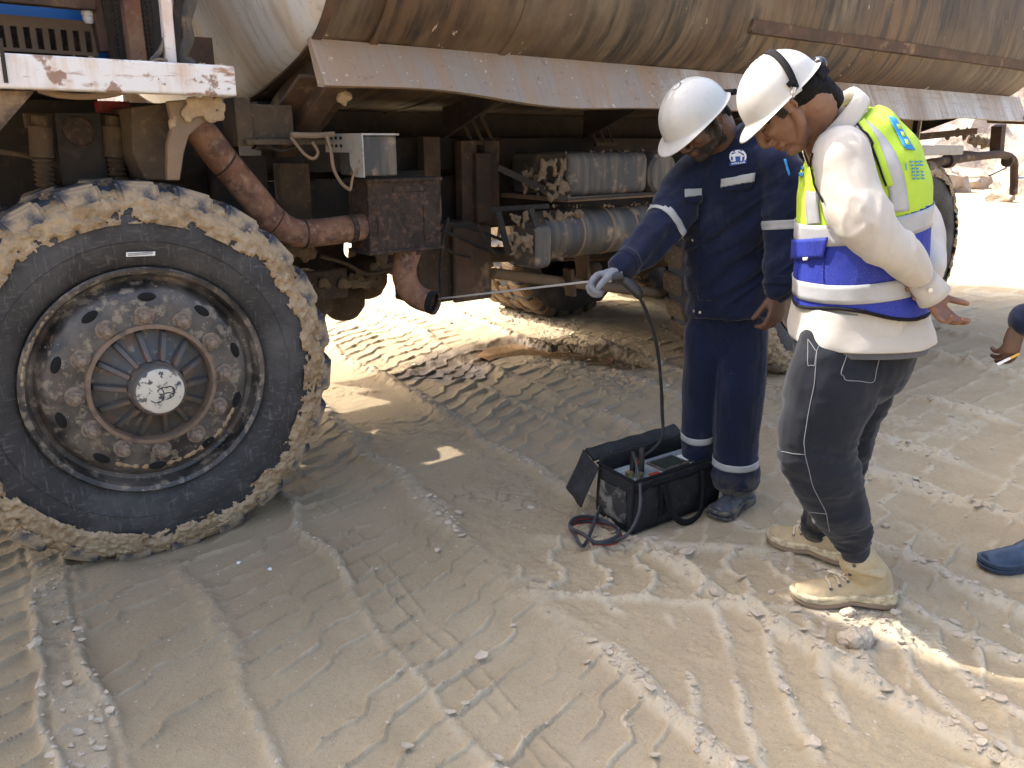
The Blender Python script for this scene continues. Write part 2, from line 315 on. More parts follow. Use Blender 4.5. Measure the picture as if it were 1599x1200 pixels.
# ------------------------------------------------------------------ the ground: churned quarry mud with parallel tyre tracks
def ridge(c, c0, w, h): return h*np.exp(-((c-c0)/w)**2)
def smst(a, b, x): t = np.clip((x-a)/(b-a), 0, 1); return t*t*(3-2*t)
XT0, XT1 = G(800, 880), G(1370, 915)
XD = (XT1-XT0).normalized()
PUD = [G(700, 572), G(740, 555), G(800, 546), G(880, 552), G(950, 564)]
def ground(x, y):
    """height, dryness, crack, wetness"""
    wx = (fbm(x*1.3, y*1.3, o=3, seed=3)-.5)*.10; fine = (fbm(x*11, y*11, o=3, seed=9)-.5)*.022
    c = x*.854 + y*.52 + wx + fine; s = x*.52 - y*.854 + wx*.6 + fine
    far = smst(7, 14, y)
    h = (fbm(x*.5, y*.5, o=3, seed=1)-.5)*.09*smst(2, 6, y+abs(x)) + 0
    rough = smst(1.22, 1.34, c)*(1-smst(2.08, 2.2, c))*(1-.6*smst(2.9, 3.3, y))
    rough = np.maximum(rough, smst(2.62, 2.8, c)*.9*(.35+.65*smst(.4, .6, fbm(x*.8, y*.8, o=2, seed=33))))
    h = h + (fbm(x*3, y*3, o=4, seed=2)-.5)*(.006+.014*rough)
    dry = np.zeros_like(x)
    lump = fbm(x*26, y*26, o=4, seed=5); big = fbm(x*7, y*7, o=3, seed=6)
    rid = np.zeros_like(x)
    for c0, w, hh, y0 in ((-.13, .014, .020, 9), (.0, .014, .018, 9), (.34, .026, .034, 9), (.77, .020, .026, 9), (1.26, .045, .022, 9), (1.80, .04, .024, 9), (2.24, .03, .014, 9), (2.50, .045, .03, 20), (3.1, .05, .02, 20), (3.5, .05, .02, 20), (4.3, .05, .03, 20), (-.5, .03, .03, 9), (-.9, .03, .03, 9), (5.2, .06, .05, 30), (6.0, .06, .05, 30)):
        m = smst(.32, .55, vnoise(s*2.2+c0*7, c0*np.ones_like(s)*31, seed=12))*.75+.35
        ww = w*(.6+.9*vnoise(s*3.1+c0*9, c0*np.ones_like(s)*3, seed=14))
        cc = c0 + (vnoise(s*4+c0*5, np.ones_like(s)*c0, seed=15)-.5)*.06
        r = np.exp(-(np.abs(c-cc)/ww)**2.6)*m; rid = np.maximum(rid, r*(hh/.045)**.35)
        h = h + r*hh*(.35+1.1*lump)
    h = h + .012*smst(-.14, -.12, c)*(1-smst(-.02, 0, c))
    rid = np.maximum(rid, .5*smst(-.14, -.12, c)*(1-smst(-.02, 0, c)))
    dry = np.maximum(dry, rid*(.7+.8*big))
    # lug bars pressed across each strip
    def bars(sp, ka, zc, zw, za, amp, w, ph=0.):
        z = za*smst(zc-zw, zc+zw, c)
        q = (s*1. + ka*c + z + ph)/sp; k = np.floor(q+.5); d = (q-k)*sp
        m = smst(.18, .50, vnoise(k*3.7, c*5+k*1.3, seed=21)); hh = .3+.7*vnoise(k*1.1, c*14, seed=22)
        br = smst(.38, .5, vnoise(k*5.1, c*24, seed=23)); w = w*(.45+.5*br)
        prof = np.where(d > 0, np.exp(-(d/(w*.6))**4), np.exp(-(np.abs(d)/(w*1.2))**1.6))
        return prof*(.2+.8*m)*(.4+.6*hh)*amp*1.25, prof*m*hh*1.3
    def strip(a, b, e=.02): return smst(a-e, a+e, c)*(1-smst(b-e, b+e, c))
    H = np.zeros_like(x); Dd = np.zeros_like(x)
    for (a, b, sp, ka, zc, zw, za, amp, w) in ((-3, -.14, .115, .30, -.3, .03, .05, .013, .013), (-.13, 0, .12, .3, 0, .1, 0, .012, .010), (.0, .33, .115, .34, .12, .02, .035, .012, .011), (.34, .77, .112, .36, .60, .03, .05, .013, .011), (.78, .92, .105, .36, .85, .01, .0, .018, .010), (.92, 1.25, .105, .36, 1.12, .02, .05, .012, .010), (1.84, 2.2, .135, .55, 2.0, .05, .05, .020, .022), (2.20, 2.5, .13, .4, 2.36, .02, .05, .012, .012), (2.55, 3.1, .14, .3, 2.8, .03, .05, .016, .02), (3.1, 4.3, .15, .2, 3.6, .03, .05, .018, .022), (4.3, 12, .17, .1, 5, .03, .05, .02, .026)):
        p, q = bars(sp, ka, zc, zw, za, amp, w); st = strip(a, b); H += p*st; Dd = np.maximum(Dd, q*st)
    # short blocks: extra lines along the track
    for c0 in (.87, .925):
        q = s/.105; k = np.floor(q); m = smst(.3, .6, vnoise(k*2.3, k*.7+c0, seed=31)); stag = (k % 2)*.0
        H += ridge(c, c0+stag, .007, .009)*m; 
    H *= (1-.85*rough)
    # the crossing track in front of the bag: zigzag lug ridges
    qx = (x-XT0.x)*XD.x+(y-XT0.y)*XD.y; rx = -(x-XT0.x)*XD.y+(y-XT0.y)*XD.x
    on = smst(-.20, -.15, rx)*(1-smst(.17, .22, rx))*smst(-.02, .05, qx)*(1-smst(1.05, 1.2, qx))
    zz = .022*np.sign(np.sin(rx*26))*smst(.1, .5, np.abs(np.sin(rx*26)))+fine*1.2+.10*rx
    d = ((qx+zz)/.155); d = (d-np.floor(d+.5))*.155; cr = np.exp(-(np.abs(d)/.014)**2)
    H = H*(1-on)+on*(cr*.016*(.5+lump)-.008); dry = np.maximum(dry, on*cr*.8)
    edge = np.exp(-((np.abs(rx)-.19)/.03)**2)*smst(0, .1, qx)*(1-smst(1.1, 1.3, qx)); H += edge*.011*(.3+lump*1.2); dry = np.maximum(dry, edge*.6)
    # curved lug marks below it
    on2 = rough*(1-on)*(1-smst(2.35, 2.55, y))
    q2 = c*1. + .35*s + .10*np.sin(s*5); d = q2/.15; d = (d-np.floor(d+.5))*.15; cr2 = np.exp(-(np.abs(d)/.022)**2)*smst(.3, .5, fbm(x*4, y*4, o=2, seed=44))
    H += on2*cr2*.011*(.4+lump); dry = np.maximum(dry, on2*cr2*.7)
    # crumbly cracked crust in the rough parts
    d1, d2, idv = worley(x*13+fine*90, y*13, 4); ck = np.exp(-((d2-d1)/.10)**2)
    patch = smst(.50, .60, fbm(x*2.6, y*2.6, o=3, seed=8))
    k1 = rough*patch; h = h + k1*(.012*idv - .012*ck)
    d3, d4, id2 = worley(x*44, y*44, 7); gr = rough*smst(.42, .58, fbm(x*5, y*5, o=3, seed=18))
    h = h + gr*(.007*(1-d3)*id2) + rough*(lump-.5)*.010 + rough*(big-.5)*.012
    h = h + (fbm(x*75, y*75, o=2, seed=77)-.5)*(.0012+.006*np.clip(rid+.5*Dd+.35*rough, 0, 1))*(1-smst(4, 6, y))
    ridc = np.clip(rid*1.3, 0, 1); d5, d6, id3 = worley(x*30+fine*50, y*30, 9)
    h = h + ridc*smst(.4, .6, big)*(.018*id3*(1-.6*d5)) 
    crack = np.maximum(k1*ck*.9, ridc*np.exp(-((d6-d5)/.07)**2)*.6); crack *= smst(.45, .6, fbm(x*6, y*6, o=2, seed=51))
    dry = np.maximum(dry, rough*(.10+.45*patch)*(.4+lump)); dry = np.maximum(dry, Dd*.55*(.4+big))
    wet = np.zeros_like(x)
    pd = np.full(x.shape, 9.)
    for i in range(len(PUD)-1):
        a, b = PUD[i], PUD[i+1]; ax, ay = b.x-a.x, b.y-a.y; L = ax*ax+ay*ay
        t = np.clip(((x-a.x)*ax+(y-a.y)*ay)/L, 0, 1); pd = np.minimum(pd, np.hypot(x-a.x-t*ax, y-a.y-t*ay))
    pdn = pd + (fbm(x*3, y*3, o=3, seed=61)-.5)*.5
    wet = 1-smst(.12, .42, pdn); h = h + H
    h = h - .042*(1-smst(.02, .28, pdn))
    # occlusion shade along and under the truck, put into the mud colour
    tin = -.632*(x-O.x)+.775*(y-O.y); truck_shade = smst(-1.5, -.35, tin)*(1-smst(2.0, 3.2, tin))*(1-smst(5.5, 7, y)); dry = dry*(1-.45*truck_shade)
    return h*(1-.5*far), np.clip(dry, 0, 1), crack, wet, truck_shade
def axis(segs):
    out = [segs[0][0]]
    for a, b, s0, s1 in segs:
        p = a
        while p < b-1e-6: t = (p-a)/(b-a); p += s0+(s1-s0)*t; out.append(min(p, b))
    return np.unique(np.round(out, 6))
gx = axis([(-400, -60, 60, 20), (-60, -8, 8, .3), (-8, -2.0, .25, .012), (-2.0, 2.0, .0064, .0064), (2.0, 5.5, .009, .035), (5.5, 12, .04, .3), (12, 60, .5, 8), (60, 400, 20, 60)])
gy = axis([(-60, -2, 8, .5), (-2, 1.2, .3, .012), (1.2, 3.6, .0055, .0062), (3.6, 6.5, .0075, .016), (6.5, 14, .02, .1), (14, 60, .2, 4), (60, 400, 10, 60)])
X, Y = np.meshgrid(gx, gy); sh = X.shape
h, dry, crack, wet, truck_shade = ground(X.ravel(), Y.ravel())
fade = 1-smst(20, 60, np.hypot(X.ravel(), Y.ravel())); h = h*fade
# press the ground down under the truck's tyres and feet contact areas are levelled below
def flat_at(px, py, r, lvl=0., soft=.5):
    global h
    d = np.hypot(X.ravel()-px, Y.ravel()-py); k = 1-smst(r*soft, r, d); h = h*(1-k)+lvl*k
NV = X.size; ny, nx = sh
WHEELS = [(0.145, 0.0, .34, -1), (4.05, -.12, .66, -1), (5.45, -.12, .66, -1)]
for (wx_, wy_, wd, _) in WHEELS:
    for k in range(5):
        q = WT((wx_, wy_+wd*(k+.5)/5, 0)); flat_at(q.x, q.y, .22, -.012)
FEET = []
def add_foot(p, r=.13): FEET.append((p, r))
for q, r in ((G(1310, 945), .20), (G(1260, 872), .18), (G(1140, 812), .17), (G(1085, 770), .16), (G(985, 835), .10), (G(1050, 800), .30), (G(1570, 897), .18)): flat_at(q.x, q.y, r, -.004)
me = D.meshes.new('ground'); me.vertices.add(NV)
me.vertices.foreach_set('co', np.stack([X.ravel(), Y.ravel(), h], 1).astype(np.float32).ravel())
i = np.arange(ny-1)[:, None]*nx+np.arange(nx-1)[None, :]; q = np.stack([i, i+1, i+nx+1, i+nx], -1).reshape(-1, 4); nf = len(q)
me.loops.add(nf*4); me.loops.foreach_set('vertex_index', q.ravel().astype(np.int32)); me.polygons.add(nf)
me.polygons.foreach_set('loop_start', np.arange(nf, dtype=np.int32)*4); me.polygons.foreach_set('use_smooth', np.ones(nf, bool)); me.update()
for nme, v in (('dry', dry), ('crack', crack), ('wet', wet), ('truck_shade', truck_shade)): set_attr(me, nme, v)
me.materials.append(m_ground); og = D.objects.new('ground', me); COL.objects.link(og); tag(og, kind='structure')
print('ground verts', NV)
Hgrid = h.reshape(sh)
def gh(x, y):
    ix = min(max(np.searchsorted(gx, x)-1, 0), nx-2); iy = min(max(np.searchsorted(gy, y)-1, 0), ny-2)
    a = (x-gx[ix])/(gx[ix+1]-gx[ix]); b = (y-gy[iy])/(gy[iy+1]-gy[iy])
    return float((Hgrid[iy, ix]*(1-a)+Hgrid[iy, ix+1]*a)*(1-b)+(Hgrid[iy+1, ix]*(1-a)+Hgrid[iy+1, ix+1]*a)*b)
# puddle: a thin sheet of water lying in the low wet part
pb = MB(); cs = [G(*p) for p in ((745, 552), (760, 540), (820, 530), (900, 538), (960, 556), (950, 574), (880, 580), (800, 572))]
zc = -.020; cen = sum(cs, Vector())/len(cs); pb.add([(p.x, p.y, zc) for p in cs]+[(cen.x, cen.y, zc)], [(k, (k+1) % len(cs), len(cs)) for k in range(len(cs))])
tag(pb.obj('puddle', m_puddle, None, False, fix=False), kind='structure')
# loose crumbs and flakes of dry mud
def rockmesh(seed, sub=1, flat=.7):
    bm = bmesh.new(); bmesh.ops.create_icosphere(bm, subdivisions=sub, radius=1)
    for v in bm.verts:
        d = mnoise.noise(v.co*1.3+Vector((seed*7.1, 0, 0)))*.7+mnoise.noise(v.co*3+Vector((0, seed*3.3, 0)))*.3; v.co *= 1+d; v.co.z *= flat
    vs = np.array([v.co[:] for v in bm.verts]); fs = np.array([[q.index for q in f.verts] for f in bm.faces]); bm.free(); return vs, fs
protos = [rockmesh(k, 1) for k in range(8)]
VV, FF, off = [], [], 0
cand = []
N = 90000; xs = rng.uniform(-2.1, 3.6, N); ys = 1.2+rng.random(N)**1.4*5.5
hh, dd, ck, ww, _shade = ground(xs, ys)
cc = xs*.854+ys*.52; pr = np.clip(dd*dd*1.4+.05, .01, 1)*np.clip(2.2/ys, .25, 1)
sel = np.where(rng.random(N) < pr*.9)[0][:19000]
for n_, i_ in enumerate(sel):
    vs_, fs_ = protos[i_ % 8]; r = .0017+.0085*rng.random()**2.8*(1 if dd[i_] > .3 else .38)*(2.2 if dd[i_] > .45 and rng.random() < .12 else 1)
    a = rng.random()*2*PI; ca, sa = math.cos(a), math.sin(a); sc = r*np.array([1+.5*rng.random(), 1, .8])
    v = vs_*sc; v = np.stack([v[:, 0]*ca-v[:, 1]*sa+xs[i_], v[:, 0]*sa+v[:, 1]*ca+ys[i_], v[:, 2]+gh(xs[i_], ys[i_])+r*.15], 1)
    VV.append(v); FF.append(fs_+off); off += len(v)
# thin curled flakes
NF = 2200; sel = np.where(rng.random(N) < np.clip(dd*1.4-.25, 0, 1)*np.clip(2.2/ys, .2, 1)*.16)[0][:NF]
for i_ in sel:
    k = rng.integers(5, 8); r = .004+.016*rng.random()**2.4; a0 = rng.random()*6; tilt = rng.uniform(-.5, .6); az = rng.random()*6; z0 = gh(xs[i_], ys[i_])+.002
    an = a0+np.arange(k)*2*PI/k+rng.random(k)*.5; rr = r*(.7+.5*rng.random(k)); px_, py_ = np.cos(an)*rr, np.sin(an)*rr*.7
    zz = (px_*math.cos(az)+py_*math.sin(az))*tilt+r*abs(tilt)*.8; th = .0015+.003*rng.random()
    top = np.stack([px_+xs[i_], py_+ys[i_], zz+z0+th], 1); bot = top-[0, 0, th]; v = np.concatenate([top, bot, [[xs[i_], ys[i_], z0+th*1.6+abs(tilt)*0]]])
    f = [[j, (j+1) % k, 2*k] for j in range(k)]
    for j in range(k): j2 = (j+1) % k; f += [[j, k+j, k+j2], [j, k+j2, j2]]
    VV.append(v); FF.append(np.array(f)+off); off += len(v)
me = D.meshes.new('mud_crumbs'); me.from_pydata(np.concatenate(VV).tolist(), [], np.concatenate(FF).tolist()); me.materials.append(m_clod); me.update()
oc = D.objects.new('mud_crumbs', me); COL.objects.link(oc); tag(oc, kind='stuff')
def clod(px, py, r, label, m=m_clod, sq=.7, group=None):
    p = G(px, py); b = MB(); rs = random.Random(px)
    b.sphere((0, 0, 0), (r, r*.8, r*sq), seg=14)
    for _ in range(5): b.sphere((rs.uniform(-.7, .7)*r, rs.uniform(-.6, .6)*r, rs.uniform(-.2, .35)*r), r*rs.uniform(.3, .55), seg=8)
    o = remesh(b, 'mud_clod', m, None, max(r*.07, .0025), 1, disp=lambda co: (fbm(co[:, 0]*3/r, co[:, 1]*3/r, co[:, 2]*3/r, 4, px)-.5)*r*.45)
    o.location = (p.x, p.y, gh(p.x, p.y)+r*.25); tag(o, label, 'mud clod', group); return o
clod(1338, 1012, .045, 'large pale mud clod lying in the sunlit patch below the boot', sq=.75)
clod(1325, 958, .026, 'flat grey mud chip just under the heel of the tan boot', sq=.5)
clod(1398, 965, .016, 'small orange brown lump right of the tan boot heel')
clod(205+1000, 1010-85, .012, 'small round pebble of mud in front of the tan boot toe')
clod(1383, 826, .016, 'smooth pale pebble right of the grey trouser cuff', sq=.6)
o = clod(373, 882, .008, 'left one of two tiny white stones below the front tyre', m_whitepl, .5); o.name = 'white_stone'; o['category'] = 'stone'
o = clod(422, 891, .009, 'right one of two tiny white stones below the front tyre', m_whitepl, .4); o.name = 'white_stone'; o['category'] = 'stone'
# far quarry bank
bx = np.linspace(-60, 120, 240); by = np.linspace(0, 1, 40); BX, BY = np.meshgrid(bx, by)
base = 27+6*(fbm(BX*.06, BX*0, o=3, seed=71)-.5)
dpt = BY*26; ht = 9*smst(0, .8, BY)*(.7+.6*fbm(BX*.08, BY*2, o=3, seed=72)) + 1.8*(fbm(BX*.45, BY*7, o=5, seed=73)-.5)*smst(0, .08, BY) + .9*(fbm(BX*1.6, BY*22, o=4, seed=75)-.5)*smst(0, .08, BY)
vs_ = np.stack([BX, base+dpt, ht-.15], -1).reshape(-1, 3); w_ = len(bx)
fs_ = [(r*w_+k, r*w_+k+1, (r+1)*w_+k+1, (r+1)*w_+k) for r in range(39) for k in range(w_-1)]
me = D.meshes.new('quarry_bank'); me.from_pydata(vs_.tolist(), [], fs_); me.materials.append(m_rock); me.update(); ob = D.objects.new('quarry_bank', me); COL.objects.link(ob); tag(ob, kind='structure')
br = MB()
for k in range(60):
    rx_, ry_ = rng.uniform(8, 24), rng.uniform(19, 27); r = .15+.55*rng.random()**2
    v, f = rockmesh(100+k, 2, .8); v = v*r+[rx_, ry_, r*.3]; br.add(v.tolist(), f.tolist())
tag(br.obj('rock_rubble', m_rock, None, False, fix=False), kind='stuff')
# ------------------------------------------------------------------ the truck (own coordinates: x rearwards, y inboard, z up)
truck = empty('tanker_truck', O, math.atan2(TRUCK_U.y, TRUCK_U.x))
tag(truck, 'rusty brown and white water tanker truck with muddy wheels, parked behind the workers', 'truck')
def pz(y, *pts): return [(T(a, b, y).x, T(a, b, y).z) for a, b in pts]
TR, RC, TZ = .655, .145, .628                        # tyre radius, front hub x, hub height
def tyre_profile(W, ro=TR):
    return [(.375, .05), (.378, .015), (.395, .0), (.43, -.018), (.49, -.028), (.545, -.022), (.59, -.008), (.615, .012), (.636, .035), (.640, W/2), (.636, W-.035), (.59, W+.008), (.49, W+.028), (.40, W), (.375, W-.05)]
_pr = tyre_profile(.36)
def prof_y(r):
    for (r0, y0), (r1, y1) in zip(_pr[1:9], _pr[2:9]):
        if r0 <= r <= r1: return y0+(y1-y0)*(r-r0)/(r1-r0)
    return .04
def tyre_mesh(W):
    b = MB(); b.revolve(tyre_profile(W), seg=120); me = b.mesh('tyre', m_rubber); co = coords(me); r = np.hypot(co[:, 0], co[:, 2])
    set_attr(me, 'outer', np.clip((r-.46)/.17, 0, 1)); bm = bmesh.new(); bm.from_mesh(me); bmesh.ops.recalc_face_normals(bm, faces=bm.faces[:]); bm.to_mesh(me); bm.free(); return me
def lug_mesh(W, side, m):
    b = MB(); da = 2*PI/23*.76; rings = []
    ys = [(-.018, .597), (-.010, .632), (.004, TR), (.07, TR+.002), (.14, TR)] if side == 0 else [(W-.14, TR), (W-.07, TR+.002), (W-.004, TR), (W+.010, .632), (W+.018, .597)]
    for j, (y, r) in enumerate(ys):
        sk = .10*(y-ys[0][0])/.14*(1 if side == 0 else -1)*.5; top = []
        for (rr, e) in ((r, .90), (.575 if y < -.0 or y > W else .625, 1.0)):
            for sgn in ((-1, 1) if rr == r else (1, -1)):
                a = PI/2+sk+sgn*da/2*e; top.append(Vector((rr*math.cos(a), y+(.006 if rr != r and side == 0 else 0), rr*math.sin(a))))
        rings.append(top)
    b.rings(rings); me = b.mesh('tread_lug', m, True); bm = bmesh.new(); bm.from_mesh(me); bmesh.ops.recalc_face_normals(bm, faces=bm.faces[:])
    bmesh.ops.bevel(bm, geom=[e for e in bm.edges if e.calc_face_angle(0) > .5], offset=.009, segments=2, affect='EDGES'); bm.to_mesh(me); bm.free(); me.set_sharp_from_angle(angle=R(40)); return me
TYRE_ME = {}
def put_tyre(parent, W, lugm, name='tyre', y0=0.):
    if W not in TYRE_ME: TYRE_ME[W] = tyre_mesh(W)
    t = D.objects.new(name, TYRE_ME[W]); COL.objects.link(t); t.parent = parent; t.location = (0, y0, 0)
    for side in (0, 1):
        key = (W, side, lugm.name)
        if key not in TYRE_ME: TYRE_ME[key] = lug_mesh(W, side, lugm)
        for k in range(23):
            o = D.objects.new('tread_lug', TYRE_ME[key]); COL.objects.link(o); o.parent = parent; o.location = (0, y0, 0)
            o.rotation_euler = (0, (k+.5*side)*2*PI/23+.07, 0)
    return t
def crust(parent, r0, r1, seed, name='mud_crust', yoff=0., seg=1100, thick=.012, dens=.5, a_lo=0, a_hi=2*PI):
    nr = 46; rr = np.linspace(r0, r1, nr); aa = np.linspace(a_lo, a_hi, seg, endpoint=False); A, Rr = np.meshgrid(aa, rr)
    cx, cz = Rr*np.cos(A), Rr*np.sin(A)
    n1 = fbm(cx*16+50, cz*16+50, o=5, seed=seed); n2 = fbm(cx*45+9, cz*45+9, o=4, seed=seed+3); ns = fbm(A*3.0, A*0+1, o=2, seed=seed+7)
    mid = r0+(r1-r0)*(.50+.18*(ns-.5)); wdt = (r1-r0)*.47*(.75+.55*fbm(A*2.3+9, A*0, o=3, seed=seed+11))
    fac = 1-np.abs(Rr-mid)/wdt + (n1-.5)*2.6 + (n2-.5)*1.5 - (.5-dens)*1.0
    th = np.clip(fac, 0, 1)**.55*thick*(.35+1.3*n2); keepv = fac > -.02
    py_ = np.array([prof_y(r) for r in rr])[:, None]*np.ones_like(A)
    co = np.stack([cx, py_-th-.0015+yoff, cz], -1).reshape(-1, 3); w = seg
    fs = []
    kv = keepv
    k4 = kv[:-1, :] & kv[1:, :] & np.roll(kv, -1, 1)[:-1, :] & np.roll(kv, -1, 1)[1:, :]
    ii, jj = np.where(k4); full = abs(a_hi-a_lo-2*PI) < 1e-6
    if not full: ok = jj < seg-1; ii, jj = ii[ok], jj[ok]
    j2 = (jj+1) % seg; fs = np.stack([ii*w+jj, ii*w+j2, (ii+1)*w+j2, (ii+1)*w+jj], 1)
    used, inv = np.unique(fs, return_inverse=True); co = co[used]; fs = inv.reshape(-1, 4)
    me = D.meshes.new(name); me.from_pydata(co.tolist(), [], fs.tolist()); me.materials.append(m_crust); me.update(); me.polygons.foreach_set('use_smooth', [True]*len(me.polygons))
    o = D.objects.new(name, me); COL.objects.link(o); o.parent = parent; return o
# front wheel: a disc part that carries tyre, lugs, nuts, cap and the mud
b = MB(); b.revolve([(.372, .10), (.372, .02), (.386, -.012), (.380, -.022), (.366, -.014), (.360, .012), (.352, .030), (.338, .036), (.326, .020), (.322, .002), (.312, -.012), (.296, -.022), (.27, -.030), (.22, -.034), (.195, -.036), (.190, -.02), (.185, .01)], seg=128)
wheel = b.obj('front_wheel', m_rim, truck); wheel.location = (RC, 0, TZ); wheel.rotation_euler = (0, 0, R(-3)); wheel.scale = (1.022, 1.022, 1.022)
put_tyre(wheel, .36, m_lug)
b = MB(); b.revolve([(.205, -.033), (.203, -.048), (.190, -.050), (.186, -.035), (.180, .0)], seg=96); b.obj('hub_ring', m_rimring, wheel)
b = MB(); b.revolve([(.187, -.010), (.14, -.028), (.10, -.050), (.088, -.062), (.086, -.12), (.080, -.132), (.074, -.134)], seg=64); b.obj('hub_drum', m_hub, wheel)
b = MB(); b.revolve([(.0745, -.133), (.071, -.142), (.05, -.147), (.0001, -.149)], seg=48); capo = b.obj('hub_cap', m_cap, wheel)
fin = MB(); fin.add([(.092, -.052+.0, -.009), (.183, -.010, -.012), (.183, -.010, .012), (.092, -.052, .009), (.092, -.092, -.006), (.178, -.030, -.007), (.178, -.030, .007), (.092, -.092, .006)], [(0,3,2,1),(4,5,6,7),(0,1,5,4),(1,2,6,5),(2,3,7,6),(3,0,4,7)])
fm = fin.mesh('hub_fin', m_hub, False)
for k in range(14):
    o = D.objects.new('hub_fin', fm); COL.objects.link(o); o.parent = wheel; o.rotation_euler = (0, k*2*PI/14+.1, 0)
b = MB(); b.revolve([(.0001, -.003), (.026, -.003), (.027, .003), (.022, .006)], seg=20); b.revolve([(.0001, -.022), (.017, -.022), (.0185, -.018), (.0185, .0)], seg=6); b.revolve([(.0001, -.036), (.009, -.036), (.0105, -.033), (.0105, -.015)], seg=10)
nm = b.mesh('wheel_nut', m_nut, True); nm.set_sharp_from_angle(angle=R(30))
for k in range(12):
    a = PI/2+k*PI/6; o = D.objects.new('wheel_nut', nm); COL.objects.link(o); o.parent = wheel; o.location = (.232*math.cos(a), -.036, .232*math.sin(a)); o.rotation_euler = (0, rng.random()*3, 0); o.scale = (1.2, 1.15, 1.2)
hb = MB(); hb.revolve([(.0001, -.0025), (.013, -.0025), (.015, .002)], seg=14); hm = hb.mesh('hand_hole_shade', m_black, True)  # flat black discs stand for the shade inside the holes
for v in hm.vertices: v.co.x *= 1.9
for k in range(10):
    a = .25+k*2*PI/10; o = D.objects.new('hand_hole_shade', hm); COL.objects.link(o); o.parent = wheel; o.location = (.290*math.cos(a), -.0265, .290*math.sin(a)); o.rotation_euler = (0, -a+PI/2, 0)
b = MB(); c = [(.0, -.150, .0)]
def scrib(pts): 
    b.tube([(x, -.1495+.06*(x*x+z*z), z) for x, z in pts], .0016, 6, smooth=4)
scrib([(-.035, -.022), (-.02, -.032), (.0, -.025), (.006, -.002), (.0, .014)]); scrib([(-.012, .008), (.004, .016), (.02, .012)]); scrib([(.010, -.026), (.030, -.020), (.040, -.002), (.030, .015), (.014, .012)]); scrib([(.002, -.008), (.02, -.004), (.036, -.012)])
b.obj('painted_mark', m_ink, wheel)
crust(wheel, .525, .628, 5, thick=.018, dens=.52)
crust(wheel, .60, .637, 15, thick=.016, dens=.35)
# sticker on the sidewall with two rows of tiny print
b = MB(); q = T(220, 401, -.03)-Vector((RC, 0, TZ)); b.add([(q.x-.042, -.0335, q.z-.006), (q.x+.044, -.0335, q.z-.009), (q.x+.046, -.0335, q.z+.004), (q.x-.040, -.0335, q.z+.008)], [(0, 1, 2, 3)])
stk = b.obj('sticker', m_whitepl, wheel, False); 
b = MB()
for k in range(22): x = q.x-.036+k*.0034; b.box((x, -.0345, q.z-.004), (x+.0018, -.0338, q.z-.0005)); b.box((x, -.0345, q.z+.001), (x+.0022, -.0338, q.z+.004))
b.obj('sticker_print', m_ink, wheel, False)
# mud splashes caked on the rim and disc
lumps(3, [((.29*math.cos(a), -.018, .29*math.sin(a)), rr) for a, rr in [(4.2+.035*k, .009+.004*math.sin(k*2.3)) for k in range(46)]], .012, 'mud_cake', m_crust, wheel, freq=60, vox=.005)
lumps(4, [((.375*math.cos(a), -.014, .375*math.sin(a)), rr) for a, rr in [(2.3+.02*k, .0065+.002*math.sin(k*1.9)) for k in range(36)]], .01, 'mud_cake', m_crust, wheel, freq=60, vox=.004)
crust(wheel, .585, .637, 45, thick=.022, dens=.62, a_lo=3.6, a_hi=6.6, seg=700)
# raised lettering-like moulding rings on the sidewall
for rr in (.47, .555): b = MB(); b.revolve([(rr-.003, prof_y(rr-.003)), (rr, prof_y(rr)-.003), (rr+.003, prof_y(rr+.003))], seg=120); b.obj('sidewall_rib', m_rubber, wheel)
# other wheels
def rear_wheel(x, y, W, out, z=TZ, dual=False, label=None):
    b = MB(); s = out
    b.revolve([(.372, .12), (.372, .02), (.386, -.005), (.36, .0), (.352, .05), (.33, .10), (.30, .14), (.2, .15), (.195, .12), (.12, .10), (.11, .0), (.0001, -.01)], seg=48)
    w = b.obj('rear_wheel', m_tan, truck); w.location = (x, y, z)
    if s < 0: w.rotation_euler = (0, 0, PI)
    if label: w['label'] = label
    put_tyre(w, W, m_lugmud)
    if dual: put_tyre(w, W, m_lugmud, y0=W+.02)
    for k in range(10):
        a = k*2*PI/10; o = D.objects.new('wheel_nut', nm); COL.objects.link(o); o.parent = w; o.location = (.16*math.cos(a), .11, .16*math.sin(a))
    return w
w1 = rear_wheel(4.03, -.15, .31, 1, dual=True); w2 = rear_wheel(5.42, -.15, .31, 1, dual=True)
crust(w1, .50, .636, 25, thick=.02, dens=.85); crust(w2, .55, .636, 35, thick=.02, dens=.6)
rear_wheel(4.03, 2.65, .31, -1, dual=True); rear_wheel(5.42, 2.65, .31, -1, dual=True); rear_wheel(RC, 2.5, .36, -1)
# tank shell
prof = [(1.28, 1.552), (.9, 1.568), (.60, 1.605), (.38, 1.656), (.20, 1.706), (.05, 1.766), (-.05, 1.835), (-.12, 1.925), (-.165, 2.05), (-.19, 2.25), (-.195, 2.55), (-.17, 2.85), (-.10, 3.10), (.05, 3.30), (.30, 3.46), (.7, 3.56), (1.28, 3.60)]
prof = [Vector((0, a, z)) for a, z in prof]; ps, _ = spline(prof, [0]*len(prof), 4)
full = [(p.y, p.z) for p in ps]+[(2.56-p.y, p.z) for p in ps[-2:0:-1]]
TX0, TX1 = .855, 7.12
b = MB(); xs_ = [TX0+(TX1-TX0)*k/48 for k in range(49)]
def dent(x, y, z): return .006*math.sin(x*3.1+z)+.004*math.sin(x*7.7+2)
b.rings([[Vector((x, y+(dent(x, y, z) if 0 < k < 48 else 0)*(-1 if y < 1.28 else 1), z)) for y, z in full] for k, x in enumerate(xs_)], False)
tank = b.obj('tank', m_tank, truck)
